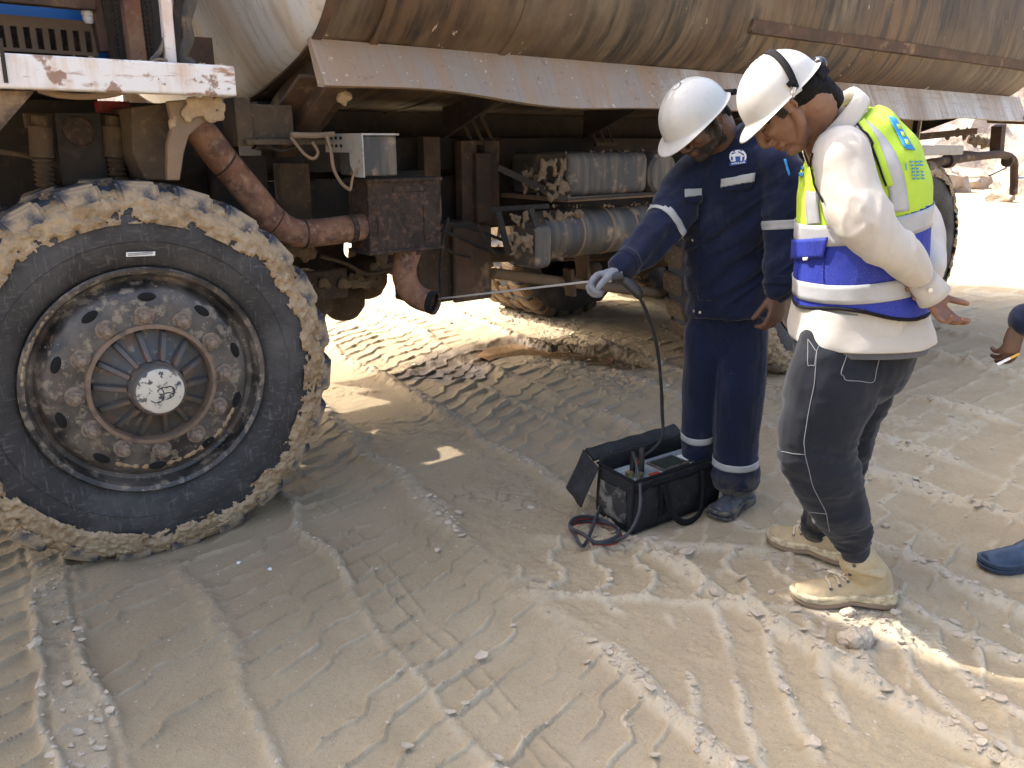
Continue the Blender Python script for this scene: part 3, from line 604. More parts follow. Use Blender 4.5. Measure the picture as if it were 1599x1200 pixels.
def endcap(x, dirn, name, m):
    b = MB(); cy, cz = 1.28, 2.576; rings = []
    for t in [1, .985, .95, .88, .78, .65, .5, .3, .12]:
        bul = .40*math.cos(t*PI/2)**.9 + (.02 if t < 1 else 0)
        rings.append([Vector((x+dirn*bul, cy+(y-cy)*t, cz+(z-cz)*t)) for y, z in full])
    b.rings(rings, False); b.add([Vector((x+dirn*.42, cy, cz))]+rings[-1], [(0, 1+k, 1+(k+1) % len(full)) for k in range(len(full))]); return b.obj(name, m, tank)
endcap(TX0+.004, -1, 'end_plate', m_tankend); endcap(TX1-.004, 1, 'end_plate', m_tank)
b = MB(); b.rings([[Vector((x, 1.28+(y-1.28)*e, 2.576+(z-2.576)*e)) for y, z in full] for x, e in ((TX0-.006, 1.0), (TX0-.006, 1.006), (TX0+.028, 1.006), (TX0+.028, 1.0))], False); b.obj('rim_band', m_brownrust, tank)
for sx in (1.08, 1.70):
    b = MB(); b.rings([[Vector((x, 1.28+(y-1.28)*e, 2.576+(z-2.576)*e)) for y, z in full] for x, e in ((sx, 1.001), (sx+.002, 1.007), (sx+.035, 1.007), (sx+.037, 1.001))], False); b.obj('weld_band', m_tank, tank)
# lengthwise seam strip
b = MB(); i0 = min(range(len(ps)), key=lambda k: abs(ps[k].z-1.975)+(0 if ps[k].y < 0 else 9)); y0_, z0_ = ps[i0].y, ps[i0].z
b.rings([[Vector((x, y0_-.012, z0_-.03)), Vector((x, y0_-.022, z0_+.03)), Vector((x, y0_+.01, z0_+.035)), Vector((x, y0_+.02, z0_-.035))] for x in np.linspace(3.2, 7.1, 24)]); b.obj('seam_strip', m_brownrust, tank)
# skirt: thick angled plate welded along the lower flank
b = MB(); n_ = 60; rings = []
for k in range(n_+1):
    x = .84+(7.32-.84)*k/n_; wv = .010*math.sin(x*2.2)+.006*math.sin(x*5.3+1)-(.030*smst(1.2, 2.2, np.array(x))-.0) ; zb = 1.603+float(wv); yb = -.055+.010*math.sin(x*3.7)
    xb = x+(.02 if k else 0)
    rings.append([Vector((x, .055, 1.764)), Vector((x, .035, 1.772)), Vector((xb, yb-.010, zb)), Vector((xb, yb+.004, zb-.006)), Vector((xb, yb+.05, zb-.002)), Vector((xb, yb+.05, zb+.004)), Vector((x, .05, 1.752))])
b.rings(rings); b.obj('skirt_plate', m_skirt, truck)
b = MB(); b.rings([[Vector((r_.x, 2.56-r_.y, r_.z)) for r_ in q] for q in rings]); b.obj('skirt_plate', m_skirt, truck)
b = MB(); b.tube([(7.30, -.055, 1.585), (7.33, 0.25, 1.60)], .035, 14); b.obj('skirt_tube', m_brownrust, truck)
lumps(8, [(tuple(T(535+dx, 148+dy, .1)), rr) for dx, dy, rr in ((0, 0, .022), (8, 3, .02), (-4, 8, .015), (3, 14, .012))], .01, 'mud_lump', m_crust, truck, freq=50, vox=.005)
# front saddle bracket and post under the tank
b = MB(); a_, c_ = Vector((.95, .62, 1.44)), Vector((.95, .10, 1.70))
b.bar(a_, c_, .20, .09, up=(1, 0, 0)); b.bar(a_+Vector((0, 0, -.05)), c_+Vector((0, 0, -.05)), .26, .014, up=(0, 0, 1)); b.obj('saddle_bracket', m_brownrust, truck, bevel=.006)
b = MB(); b.box((.86, .60, 1.30), (1.05, .86, 1.58)); b.box((.83, .55, 1.38), (1.10, .60, 1.41)); b.obj('saddle_foot', m_chassis, truck, bevel=.006)
b = MB(); b.box((.60, .18, 1.40), (.66, .32, 1.57)); b.box((.66, .22, 1.42), (.84, .25, 1.55)); b.box((.62, .15, 1.405), (.95, .40, 1.425)); b.obj('bracket_post', m_under, truck, bevel=.004)
for k, x in enumerate((1.9, 2.9, 3.9, 4.9, 5.9, 6.8)):
    b = MB(); b.prism([(0, 0), (0, 0), (0, 0)], 0, 0) if 0 else None
    b.add([(x, .75, 1.43), (x, .12, 1.66), (x, .20, 1.70), (x, .75, 1.60), (x+.02, .75, 1.43), (x+.02, .12, 1.66), (x+.02, .20, 1.70), (x+.02, .75, 1.60)], [(0,1,2,3),(7,6,5,4),(0,4,5,1),(1,5,6,2),(2,6,7,3),(3,7,4,0)])
    b.obj('tank_gusset', m_chassis, truck, False)
# frame
def part(name, m, *boxes, bevel=.004, parent=truck):
    b = MB()
    for a, c in boxes: b.box(a, c)
    return b.obj(name, m, parent, bevel=bevel)
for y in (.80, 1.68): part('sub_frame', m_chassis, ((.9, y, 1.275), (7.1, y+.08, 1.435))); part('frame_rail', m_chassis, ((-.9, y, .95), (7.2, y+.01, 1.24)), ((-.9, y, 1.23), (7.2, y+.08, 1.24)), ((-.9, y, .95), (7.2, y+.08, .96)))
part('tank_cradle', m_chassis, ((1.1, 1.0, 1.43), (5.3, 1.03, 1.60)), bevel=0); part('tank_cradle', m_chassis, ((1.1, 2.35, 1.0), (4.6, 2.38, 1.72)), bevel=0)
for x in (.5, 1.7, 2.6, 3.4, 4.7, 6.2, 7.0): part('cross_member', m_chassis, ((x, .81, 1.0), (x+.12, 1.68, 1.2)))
for x, z0, z1 in ((1.72, .80, 1.44), (1.95, .86, 1.42), (2.1, .98, 1.42)): part('hanger_plate', m_brownrust, ((x, .66, z0), (x+.10, .72, z1)))
for (px, py) in ((735, 200), (930, 205)):
    q = T(px, py, .72); b = MB()
    for k in range(3): b.bar((q.x-.06+.07*k, .74, q.z+.07), (q.x-.02+.07*k, .68, q.z-.07), .022, .012)
    b.bar((q.x-.09, .74, q.z+.075), (q.x+.11, .74, q.z+.075), .02, .02); b.bar((q.x-.04, .68, q.z-.075), (q.x+.15, .68, q.z-.075), .02, .02); b.obj('ladder_bracket', m_under, truck, False)
# front axle, springs, gearbox lumps, prop shaft
b = MB(); b.tube([(RC, .42, .60), (RC, .8, .50), (RC, 1.28, .47), (RC, 1.8, .50), (RC, 2.15, .60)], [.10, .09, .09, .09, .10], 14, smooth=4); b.sphere((RC+.02, 1.28, .52), (.22, .2, .22)); b.obj('front_axle', m_under, truck)
for y in (.72, 1.72):
    b = MB()
    for k in range(6): b.bar((-.55+.06*k, y, .72-.02*k-.02), (.85-.06*k, y, .72-.02*k-.02), .08, .016)
    b.obj('leaf_spring', m_under, truck, bevel=.002)
lumps(9, [((.95, .9, .72), .15), ((1.15, .95, .66), .16), ((1.4, 1.0, .62), .13), ((.75, .85, .78), .13), ((1.05, .7, .62), .08), ((1.6, 1.1, .7), .14), ((1.3, 1.25, .85), .25), ((.7, 1.2, .9), .25)], .06, 'gearbox', m_under, truck, freq=6, vox=.018)
b = MB(); b.tube([(1.6, 1.24, .80), (3.9, 1.24, .62)], .05, 14); b.obj('prop_shaft', m_under, truck)
for x in (4.03, 5.42):
    b = MB(); b.tube([(x, .35, TZ), (x, 1.0, TZ), (x, 1.28, TZ), (x, 1.55, TZ), (x, 2.2, TZ)], [.09, .09, .2, .09, .09], 14, smooth=3); b.obj('rear_axle', m_under, truck)
# mixed parts seen in the dark behind the exhaust
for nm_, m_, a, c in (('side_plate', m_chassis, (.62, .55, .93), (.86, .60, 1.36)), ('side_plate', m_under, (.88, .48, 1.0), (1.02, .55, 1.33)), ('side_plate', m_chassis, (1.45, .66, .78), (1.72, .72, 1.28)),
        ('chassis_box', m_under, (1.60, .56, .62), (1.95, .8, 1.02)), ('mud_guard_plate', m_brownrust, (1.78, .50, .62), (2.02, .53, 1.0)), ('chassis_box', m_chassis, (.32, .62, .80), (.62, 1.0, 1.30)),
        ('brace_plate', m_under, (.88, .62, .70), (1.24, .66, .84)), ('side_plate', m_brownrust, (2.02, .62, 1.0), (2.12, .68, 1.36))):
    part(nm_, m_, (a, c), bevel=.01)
def hose(pts, r, m=m_chassis, y=.3, name='hose', par=truck):
    b = MB(); b.tube([T(px, py, (q[0] if q else y)) for px, py, *q in pts], r, 8, smooth=6); return b.obj(name, m, par)
hose([(0, 237), (50, 245), (100, 262)], .009, m_under, .35)
hose([(400, 218), (440, 235), (470, 222), (478, 213)], .007, m_chassis, .2); hose([(455, 215), (475, 240), (490, 248), (497, 238), (488, 222)], .006, m_tan, .12)
hose([(510, 212), (517, 235), (522, 265), (535, 288), (548, 297)], .007, m_tan, .08); hose([(548, 297), (552, 275), (560, 262)], .005, m_tan, .04)
hose([(500, 400), (540, 412), (575, 428), (615, 420)], .009, m_under, .5); hose([(690, 360), (720, 372), (760, 390), (790, 395)], .009, m_chassis, .4); hose([(690, 348), (730, 355), (785, 375)], .008, m_chassis, .42)
hose([(680, 372), (700, 392), (735, 402)], .007, m_chassis, .45); hose([(700, 340), (692, 380), (688, 440), (692, 470)], .010, m_chassis, .4); hose([(745, 350), (770, 392), (790, 396)], .008, m_chassis, .3)
hose([(455, 211), (490, 212), (522, 210)], .011, m_tan, .12, 'conduit')
# exhaust
b = MB(); b.tube([T(285, 178, .25), T(318, 212, .25), T(352, 255, .25), T(396, 308, .25), T(428, 346, .25), T(462, 364, .25), T(510, 362, .25), T(582, 352, .25)], [.058]*4+[.060]+[.056]*3, 24, smooth=5); b.obj('exhaust_pipe', m_pipe, truck)
for px_, py_, dx_, dz_ in ((352, 255, .75, -.66), (428, 346, .80, -.6), (474, 365, 1, -.05)):
    q = T(px_, py_, .25); d_ = Vector((dx_, 0, dz_)).normalized(); b = MB(); b.tube([q-d_*.004, q, q+d_*.004], [.0595, .0625, .0595], 24); b.obj('weld_bead', m_soot, truck)
b = MB(); q = T(548, 357, .25); b.tube([q-Vector((.012, 0, 0)), q+Vector((.012, 0, 0))], .061, 24); b.bar(q+Vector((0, -.02, .058)), q+Vector((0, -.02, .085)), .02, .02); b.obj('pipe_clamp', m_soot, truck)
b = MB(); q = T(582, 352, .25); b.tube([q+Vector((-.012, 0, 0)), q+Vector((.02, 0, 0))], .075, 24); b.obj('pipe_flange', m_soot, truck)
b = MB(); b.box((1.13, .19, .96), (1.49, .36, 1.262)); b.box((1.12, .18, .955), (1.50, .37, .970)); b.box((1.12, .18, 1.252), (1.50, .37, 1.268)); b.box((1.40, .184, 1.0), (1.43, .19, 1.15)); b.box((1.25, .184, 1.21), (1.42, .19, 1.235)); b.obj('silencer_box', m_soot, truck, bevel=.008)
b = MB(); tq = [T(641, 386, .25), T(632, 418, .25), T(636, 444, .235), T(652, 464, .20), T(681, 474, .12)]; tp_, tr_ = spline(tq, [.056, .056, .055, .053, .050], 5)
n_t = len(tp_); rings = []; prev = None
for ins in (0, 1):
    for i_ in (range(n_t) if ins == 0 else range(n_t-1, n_t-9, -1)):
        p = tp_[i_]; t = (tp_[min(i_+1, n_t-1)]-tp_[max(i_-1, 0)]).normalized(); a = t.cross(Vector((0, 1, 0))).normalized(); bb = t.cross(a)
        rr = tr_[i_]-(.004 if ins else 0); cut = t*0
        rings.append([p+(a*math.cos(k*PI/12)+bb*math.sin(k*PI/12))*rr for k in range(24)])
b.rings(rings, False, mi=0); o = b.obj('tail_pipe', m_pipe, truck)
b = MB(); p = tp_[-4]; t = (tp_[-1]-tp_[-4]).normalized(); b.tube([p, p+t*.004], .047, 20); b.obj('tail_pipe_soot', m_black, truck)
b = MB(); p = tp_[-1]; t = (tp_[-1]-tp_[-3]).normalized(); b.revolve([(.0525, -.030), (.0535, -.012), (.0535, .001), (.0465, .001), (.0455, -.03)], (0, 0, 0), 'z', 28); M_ = t.to_track_quat('Z', 'Y').to_matrix(); b.v = [tuple(M_ @ Vector(v)+p) for v in b.v]; b.obj('tail_pipe_lip', m_black, truck)
b = MB(); b.tube([tq[0]+Vector((0, 0, .03)), tq[0]+Vector((.0, 0, -.03))], .056, 24); b.obj('pipe_collar', m_soot, truck)
# work-lamp box beside the saddle
b = MB(); b.box((1.016, .005, 1.288), (1.166, .20, 1.440)); b.obj('lamp_box', m_greypl, truck, bevel=.006)
b = MB(); b.box((1.010, -.006, 1.440), (1.172, .30, 1.447)); b.add([(1.008, -.005, 1.284), (1.008, .06, 1.284), (1.008, .10, 1.33), (1.008, .10, 1.375), (1.008, .30, 1.375), (1.008, .30, 1.447), (1.008, -.005, 1.447)]+[(1.014, y, z) for y, z in ((-.005, 1.284), (.06, 1.284), (.10, 1.33), (.10, 1.375), (.30, 1.375), (.30, 1.447), (-.005, 1.447))], [tuple(range(7)), tuple(range(13, 6, -1))]+[(k, k+7, (k+1) % 7+7, (k+1) % 7) for k in range(7)])
b.obj('lamp_bracket', m_galv, truck, False)
for k in range(3):
    for j in range(2): b = MB(); b.tube([(1.003, .16+.04*k, 1.40+.03*j), (1.009, .16+.04*k, 1.40+.03*j)], .006, 8); b.obj('slot_hole_shade', m_black, truck)
# side boxes and tanks under the main tank
def rbox(name, a, c, r, m, parent=truck, amp=.0):
    b = MB(); (x0, y0, z0), (x1, y1, z1) = a, c; sec = []
    for cx, cz, a0 in ((y1-r, z1-r, 0), (y0+r, z1-r, 90), (y0+r, z0+r, 180), (y1-r, z0+r, 270)):
        for k in range(6): an = R(a0+k*18); sec.append((cx+r*math.cos(an), cz+r*math.sin(an)))
    cy, cz = (y0+y1)/2, (z0+z1)/2; rings = []
    for x, e in ((x0, .90), (x0+.012, .97), (x0+.03, 1), (x1-.03, 1), (x1-.012, .97), (x1, .90)): rings.append([Vector((x, cy+(y-cy)*e, cz+(z-cz)*e)) for y, z in sec])
    b.rings(rings); return b.obj(name, m, parent)
rbox('battery_cover', (2.27, .18, 1.145), (2.85, .66, 1.362), .045, m_greypl); rbox('cover_lip', (2.22, .165, 1.125), (2.92, .70, 1.148), .01, m_tan)
b = MB(); b.revolve([(.0001, 0), (.10, .004), (.118, .02), (.122, .05), (.122, .42), (.0001, .44)], (2.97, .17, 1.245), 'y', 32); b.obj('air_reservoir', m_greypl, truck)
b = MB(); b.revolve([(.0001, 0), (.085, .006), (.118, .03), (.124, .06), (.124, .88), (.118, .93), (.0001, .95)], (2.10, .29, .955), 'x', 36); b.obj('round_tank', m_greypl, truck)
for x in (2.36, 2.58, 2.76, 2.95): b = MB(); b.revolve([(.1245, 0), (.128, .002), (.128, .014), (.1245, .016)], (x, .29, .955), 'x', 36); b.obj('tank_strap', m_tan, truck)
rbox('valve_block', (1.98, .10, .82), (2.08, .28, 1.03), .03, m_greypl)
b = MB(); b.bar(T(778, 262, .35), T(885, 312, .17), .02, .03); b.bar(T(885, 312, .17), T(1028, 302, .17), .02, .012); b.bar(T(765, 327, .3), T(858, 322, .12), .04, .02); b.bar(T(778, 330, .2), T(795, 398, .2), .012, .03); b.bar(T(828, 325, .12), T(848, 380, .12), .012, .03); b.obj('strap_frame', m_chassis, truck, False)
def mudface(name, pts, seed, sz=.03, n=46, vox=.008, par=truck):
    rs = random.Random(seed); lst = []
    for _ in range(int(n*2.2)):
        a = rs.choice(pts); r = sz*.62*rs.uniform(.35, 1.); p = T(a[0]+rs.uniform(-a[3], a[3]), a[1]+rs.uniform(-a[4], a[4]), a[2]); lst.append((tuple(p), (r, r*.5, r)))
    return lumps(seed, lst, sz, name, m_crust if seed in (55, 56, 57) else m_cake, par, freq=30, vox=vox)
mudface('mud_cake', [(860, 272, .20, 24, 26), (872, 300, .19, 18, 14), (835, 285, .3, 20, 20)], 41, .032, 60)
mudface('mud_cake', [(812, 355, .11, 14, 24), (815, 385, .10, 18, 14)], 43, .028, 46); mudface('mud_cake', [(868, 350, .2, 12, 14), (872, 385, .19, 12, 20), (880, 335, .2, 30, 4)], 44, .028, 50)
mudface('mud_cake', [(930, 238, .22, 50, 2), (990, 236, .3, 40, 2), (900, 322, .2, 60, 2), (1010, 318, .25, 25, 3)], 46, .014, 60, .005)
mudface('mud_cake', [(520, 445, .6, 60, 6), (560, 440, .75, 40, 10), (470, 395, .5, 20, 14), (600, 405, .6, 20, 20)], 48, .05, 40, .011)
b = MB(); b.tube([T(770, 427, .6), T(900, 443, .6), T(1030, 458, .6)], .030, 16); b.obj('torque_rod', m_tan, truck)
b = MB(); b.bar(T(888, 420, .55), T(892, 462, .55), .07, .03); b.bar((2.75, .6, .85), (2.80, .6, .60), .10, .03); b.obj('rod_bracket', m_brownrust, truck, bevel=.005)
lumps(52, [(tuple(T(925+dx, 425+dy, .7)), r) for dx, dy, r in ((0, 0, .07), (25, 8, .06), (-15, 10, .05), (50, 12, .05))], .05, 'mud_cake', m_under, truck, freq=12, vox=.012)
# beam, bracket and platform behind the cab
beam = part('platform_beam', m_beam, ((-1.1, -.10, 1.560), (.505, -.02, 1.652)), bevel=.006)
part('platform_deck', m_brownrust, ((-1.1, -.018, 1.600), (.50, .78, 1.640)), bevel=.004)
mudface('mud_strip', [(90, 90, -.05, 60, 1), (190, 96, -.05, 40, 1), (290, 102, -.05, 60, 1.5), (345, 106, -.05, 20, 1)], 55, .012, 70, .005)
mudface('rust_scale', [(200, 132, -.103, 60, 2), (290, 126, -.103, 50, 5), (340, 135, -.103, 30, 6)], 56, .007, 60, .004)
b = MB(); b.prism(pz(-.06, (-30, 240), (-30, 142), (55, 142)), -.06, -.04); b.obj('beam_gusset', m_brownrust, truck, False)
b = MB(); q = pz(-.10, (0, 60), (10, 130)); b.bar((q[0][0], -.105, q[0][1]), (q[1][0], -.105, q[1][1]), .008, .01); b.obj('latch_bar', m_chassis, truck, False)
b = MB(); b.tube([T(60, 140, -.02), T(90, 148, -.02), T(130, 151, -.02), T(170, 148, -.02), T(200, 141, -.02)], .010, 8, smooth=4); b.obj('slack_hose', m_tan, truck)
# curved mudguard bracket with caked mud
outl = pz(.12, (205, 168), (345, 150), (350, 175), (322, 186), (296, 200), (278, 228), (270, 282), (228, 282), (208, 240))
b = MB(); b.prism(outl, .12, .40); b.obj('guard_bracket', m_under, truck, bevel=.006)
outl = pz(.02, (262, 158), (350, 152), (350, 186), (318, 192), (296, 212), (288, 240), (282, 282), (262, 282), (262, 225), (270, 196))
b = MB(); b.prism(outl, .02, .05); b.obj('guard_lip', m_tan, truck, bevel=.005)
mudface('mud_cake', [(320, 162, .0, 24, 10), (335, 175, .0, 14, 12), (300, 176, .01, 14, 10), (275, 190, .03, 8, 10)], 57, .024, 70, .006)
part('red_canister', m_red, (tuple(T(158, 176, .42)), tuple(T(194, 160, .5))), bevel=.004)
# spring hanger with round hole, two dampers with bellows
oq = pz(.30, (84, 176), (158, 176), (172, 290), (98, 290)); b = MB(); b.prism(oq, .30, .34); hang = b.obj('spring_hanger', m_chassis, truck, bevel=.004)
q = T(124, 206, .29); b = MB(); b.revolve([(.0001, 0), (.043, 0), (.047, -.006), (.052, 0)], (q.x, .298, q.z), 'y', 28); b.obj('hanger_boss', m_soot, truck)
part('hanger_bar', m_under, (tuple(T(42, 200, .32)), tuple(T(195, 180, .36))), bevel=.004)
for px in (66, 181):
    b = MB(); t_ = T(px-4, 182, .28); m_ = T(px, 246, .28); e_ = T(px+6, 292, .28)
    b.tube([t_, t_+(m_-t_)*.25], .024, 14); b.tube([t_+(m_-t_)*.25, m_], .035, 18)
    nb = 13; pts = [m_+(e_-m_)*(k/(nb-1)) for k in range(nb)]; b.tube(pts, [.022+.010*(k % 2) for k in range(nb)], 18); b.obj('damper', m_under, truck)
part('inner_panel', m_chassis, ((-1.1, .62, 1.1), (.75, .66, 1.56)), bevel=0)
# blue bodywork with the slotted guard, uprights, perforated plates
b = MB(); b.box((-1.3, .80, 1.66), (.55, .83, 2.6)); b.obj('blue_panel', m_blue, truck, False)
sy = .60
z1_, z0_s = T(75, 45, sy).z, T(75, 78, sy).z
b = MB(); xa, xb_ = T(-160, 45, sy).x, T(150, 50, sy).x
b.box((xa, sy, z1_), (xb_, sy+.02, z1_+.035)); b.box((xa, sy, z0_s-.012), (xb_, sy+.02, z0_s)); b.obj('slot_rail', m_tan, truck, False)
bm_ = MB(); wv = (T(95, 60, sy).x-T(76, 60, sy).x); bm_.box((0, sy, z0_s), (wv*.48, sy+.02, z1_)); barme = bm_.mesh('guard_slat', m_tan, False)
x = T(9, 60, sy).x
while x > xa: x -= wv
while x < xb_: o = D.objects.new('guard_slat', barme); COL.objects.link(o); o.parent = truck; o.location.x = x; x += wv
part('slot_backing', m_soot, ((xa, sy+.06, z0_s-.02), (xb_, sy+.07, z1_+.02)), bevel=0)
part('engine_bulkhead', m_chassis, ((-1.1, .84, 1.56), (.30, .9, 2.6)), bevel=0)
part('upper_rail', m_brownrust, ((-1.1, .45, T(60, 8, .45).z), (T(150, 0, .45).x, .50, T(60, 8, .45).z+.09)), bevel=.004)
b = MB(); q = T(138, 25, .5); b.tube([q+Vector((0, 0, .06)), q], .022, 12); b.sphere(q+Vector((0, 0, -.01)), .02, seg=10); b.obj('marker_lamp', m_clear, truck)
def post(px0, py0, px1, py1, w, y, m, name, d=.05):
    a, c = T(px0, py0, y), T(px1, py1, y); dd = (a-c).normalized(); a = a+dd*.25; b = MB(); b.bar(c, a, w, d, up=(0, 1, 0)); return b.obj(name, m, truck, bevel=.004)
post(147, 0, 163, 82, .035, .5, m_brownrust, 'upright'); post(203, 0, 215, 97, .055, .30, m_pipe, 'upright', .05); post(258, 0, 267, 100, .034, .05, m_beam, 'upright', .03); post(246, 0, 252, 98, .03, .12, m_chassis, 'upright', .03)
def perforated(px0, px1, y, z0, z1, nx_, name):
    a, c = T(px0, 60, y).x, T(px1, 60, y).x; st = (c-a)/nx_; nz = int((z1-z0)/st); b = MB()
    for i_ in range(nx_):
        for j in range(nz):
            x0, zz = a+i_*st+(.0 if j % 2 else 0), z0+j*st; h0, h1 = .22, .78
            o4 = [(x0, y, zz), (x0+st, y, zz), (x0+st, y, zz+st), (x0, y, zz+st)]; i4 = [(x0+st*h0, y, zz+st*h0), (x0+st*h1, y, zz+st*h0), (x0+st*h1, y, zz+st*h1), (x0+st*h0, y, zz+st*h1)]
            k4 = [(p[0], y+.01, p[2]) for p in i4]
            b.add(o4+i4+k4, [(0, 1, 5, 4), (1, 2, 6, 5), (2, 3, 7, 6), (3, 0, 4, 7), (4, 5, 9, 8), (5, 6, 10, 9), (6, 7, 11, 10), (7, 4, 8, 11)])
    return b.obj(name, m_chassis, truck, False, fix=False)
part('guard_backing', m_under, ((T(170, 60, .6).x, .62, 1.66), (.55, .64, 2.4)), bevel=0)
perforated(178, 200, .45, 1.66, 2.2, 3, 'perforated_guard'); perforated(216, 244, .33, 1.66, 2.2, 4, 'perforated_guard')
hose([(300, -40), (296, 0), (288, 30), (292, 60), (282, 90), (300, 104)], .026, m_greypl, .15, 'air_hose'); hose([(282, -40), (278, 10), (276, 50), (272, 95)], .014, m_chassis, .12, 'air_hose'); hose([(235, 98), (252, 78), (258, 60)], .008, m_greypl, .05, 'air_hose')
hose([(235, 98), (248, 93), (262, 95)], .004, m_tan, -.02, 'wire')
part('back_plate', m_brownrust, ((.48, .5, 1.64), (.66, .53, 1.80)), bevel=0)
# cab mass ahead (mostly above the frame): cab, two added sun blockers
part('cab', m_blue, ((-3.0, .02, 1.95), (-.25, 2.54, 3.9)), bevel=.06)
part('cab_floor', m_chassis, ((-3.0, .4, 1.1), (-.9, 2.2, 1.94)), bevel=0)
part('cab_door_panel', m_beam, ((-2.6, -.01, 2.0), (-1.2, .018, 3.6)), bevel=.01)
part('sun_block_rear', m_tan, ((-.22, .55, 2.25), (.12, 2.4, 3.3)), bevel=.02); part('sun_block_roof', m_galv, ((-1.6, .10, 3.91), (-.165, 1.45, 4.28)), bevel=.03)  # unseen boxes, added to bound the sun patch on the ground
# rear end: step beam, hangers, spray bar
part('step_beam', m_galv, ((5.2, -.08, 1.318), (6.12, .16, 1.385)), bevel=.006)
part('rear_bracket', m_galv, (tuple(T(1430, 250, .2)), tuple(T(1437, 185, .22))), bevel=0)
part('rear_box', m_tan, ((5.55, .25, 1.30), (5.95, .6, 1.60)), bevel=.01)
b = MB(); b.bar(T(1560, 196, .2), T(1556, 246, .2), .09, .09, up=(0, 1, 0)); b.obj('rear_post', m_brownrust, truck, bevel=.004)
b = MB(); b.tube([T(1380, 268, .1), T(1440, 257, .1), T(1540, 243, .1), T(1570, 243, .1), T(1583, 252, .1), T(1584, 275, .1), T(1583, 303, .1)], .034, 16, smooth=4); b.obj('spray_bar', m_brownrust, truck)
b = MB(); q = T(1481, 252, .1); b.tube([q-Vector((.03, 0, 0)), q+Vector((.03, 0, 0))], .055, 14); q = T(1576, 252, .1); b.tube([q-Vector((.05, 0, .0)), q+Vector((-.02, 0, 0))], .05, 14); b.obj('pipe_union', m_brownrust, truck)
hose([(1545, 275), (1560, 268), (1572, 262)], .006, m_chassis, .05, 'wire'); hose([(1590, 278), (1620, 278)], .008, m_blue, .1, 'blue_line')
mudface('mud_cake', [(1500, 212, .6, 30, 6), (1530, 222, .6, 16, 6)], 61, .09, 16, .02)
b = MB(); b.bar((6.0, .5, 1.42), (7.2, .3, 1.50), .05, .05); b.bar((6.1, .5, 1.38), (7.4, .3, 1.30), .04, .04); b.obj('rear_brace', m_brownrust, truck, False)
# ------------------------------------------------------------------ figures: lofted chains joined by voxel remesh
def chain(mb, pts, rad, side=(0, 1, 0), seg=20, smooth=5, cap=True):
    """rad: (half width along side, half depth) or a number"""
    pts = [Vector(p) for p in pts]; rad = [r if hasattr(r, '__len__') else (r, r) for r in rad]
    if smooth and len(pts) > 1: pts, rad = spline(pts, rad, smooth)
    side = Vector(side); n = len(pts); rings = []
    T_ = [(pts[min(i+1, n-1)]-pts[max(i-1, 0)]).normalized() for i in range(n)]
    def ring(c, t, ra, rb):
        a = (side - t*side.dot(t))
        a = a.normalized() if a.length > .2 else t.orthogonal().normalized()
        b = t.cross(a); return [c + a*math.cos(k*2*PI/seg)*ra + b*math.sin(k*2*PI/seg)*rb for k in range(seg)]
    if cap:
        r = min(rad[0])
        for e in (1., .8, .45): c_ = math.sqrt(1-e*e); rings.append(ring(pts[0]-T_[0]*r*e*.9, T_[0], rad[0][0]*max(c_, .12), rad[0][1]*max(c_, .12)))
    for p, t, r in zip(pts, T_, rad): rings.append(ring(p, t, *r))
    if cap:
        r = min(rad[-1])
        for e in (.45, .8, 1.): c_ = math.sqrt(1-e*e); rings.append(ring(pts[-1]+T_[-1]*r*e*.9, T_[-1], rad[-1][0]*max(c_, .12), rad[-1][1]*max(c_, .12)))
    mb.rings(rings, True)
def frame(f, up=(0, 0, 1)):                          # matrix with x = f, z close to up
    f = Vector(f).normalized(); u = Vector(up); y = u.cross(f).normalized(); z = f.cross(y); M = Matrix((f, y, z)).transposed(); return M
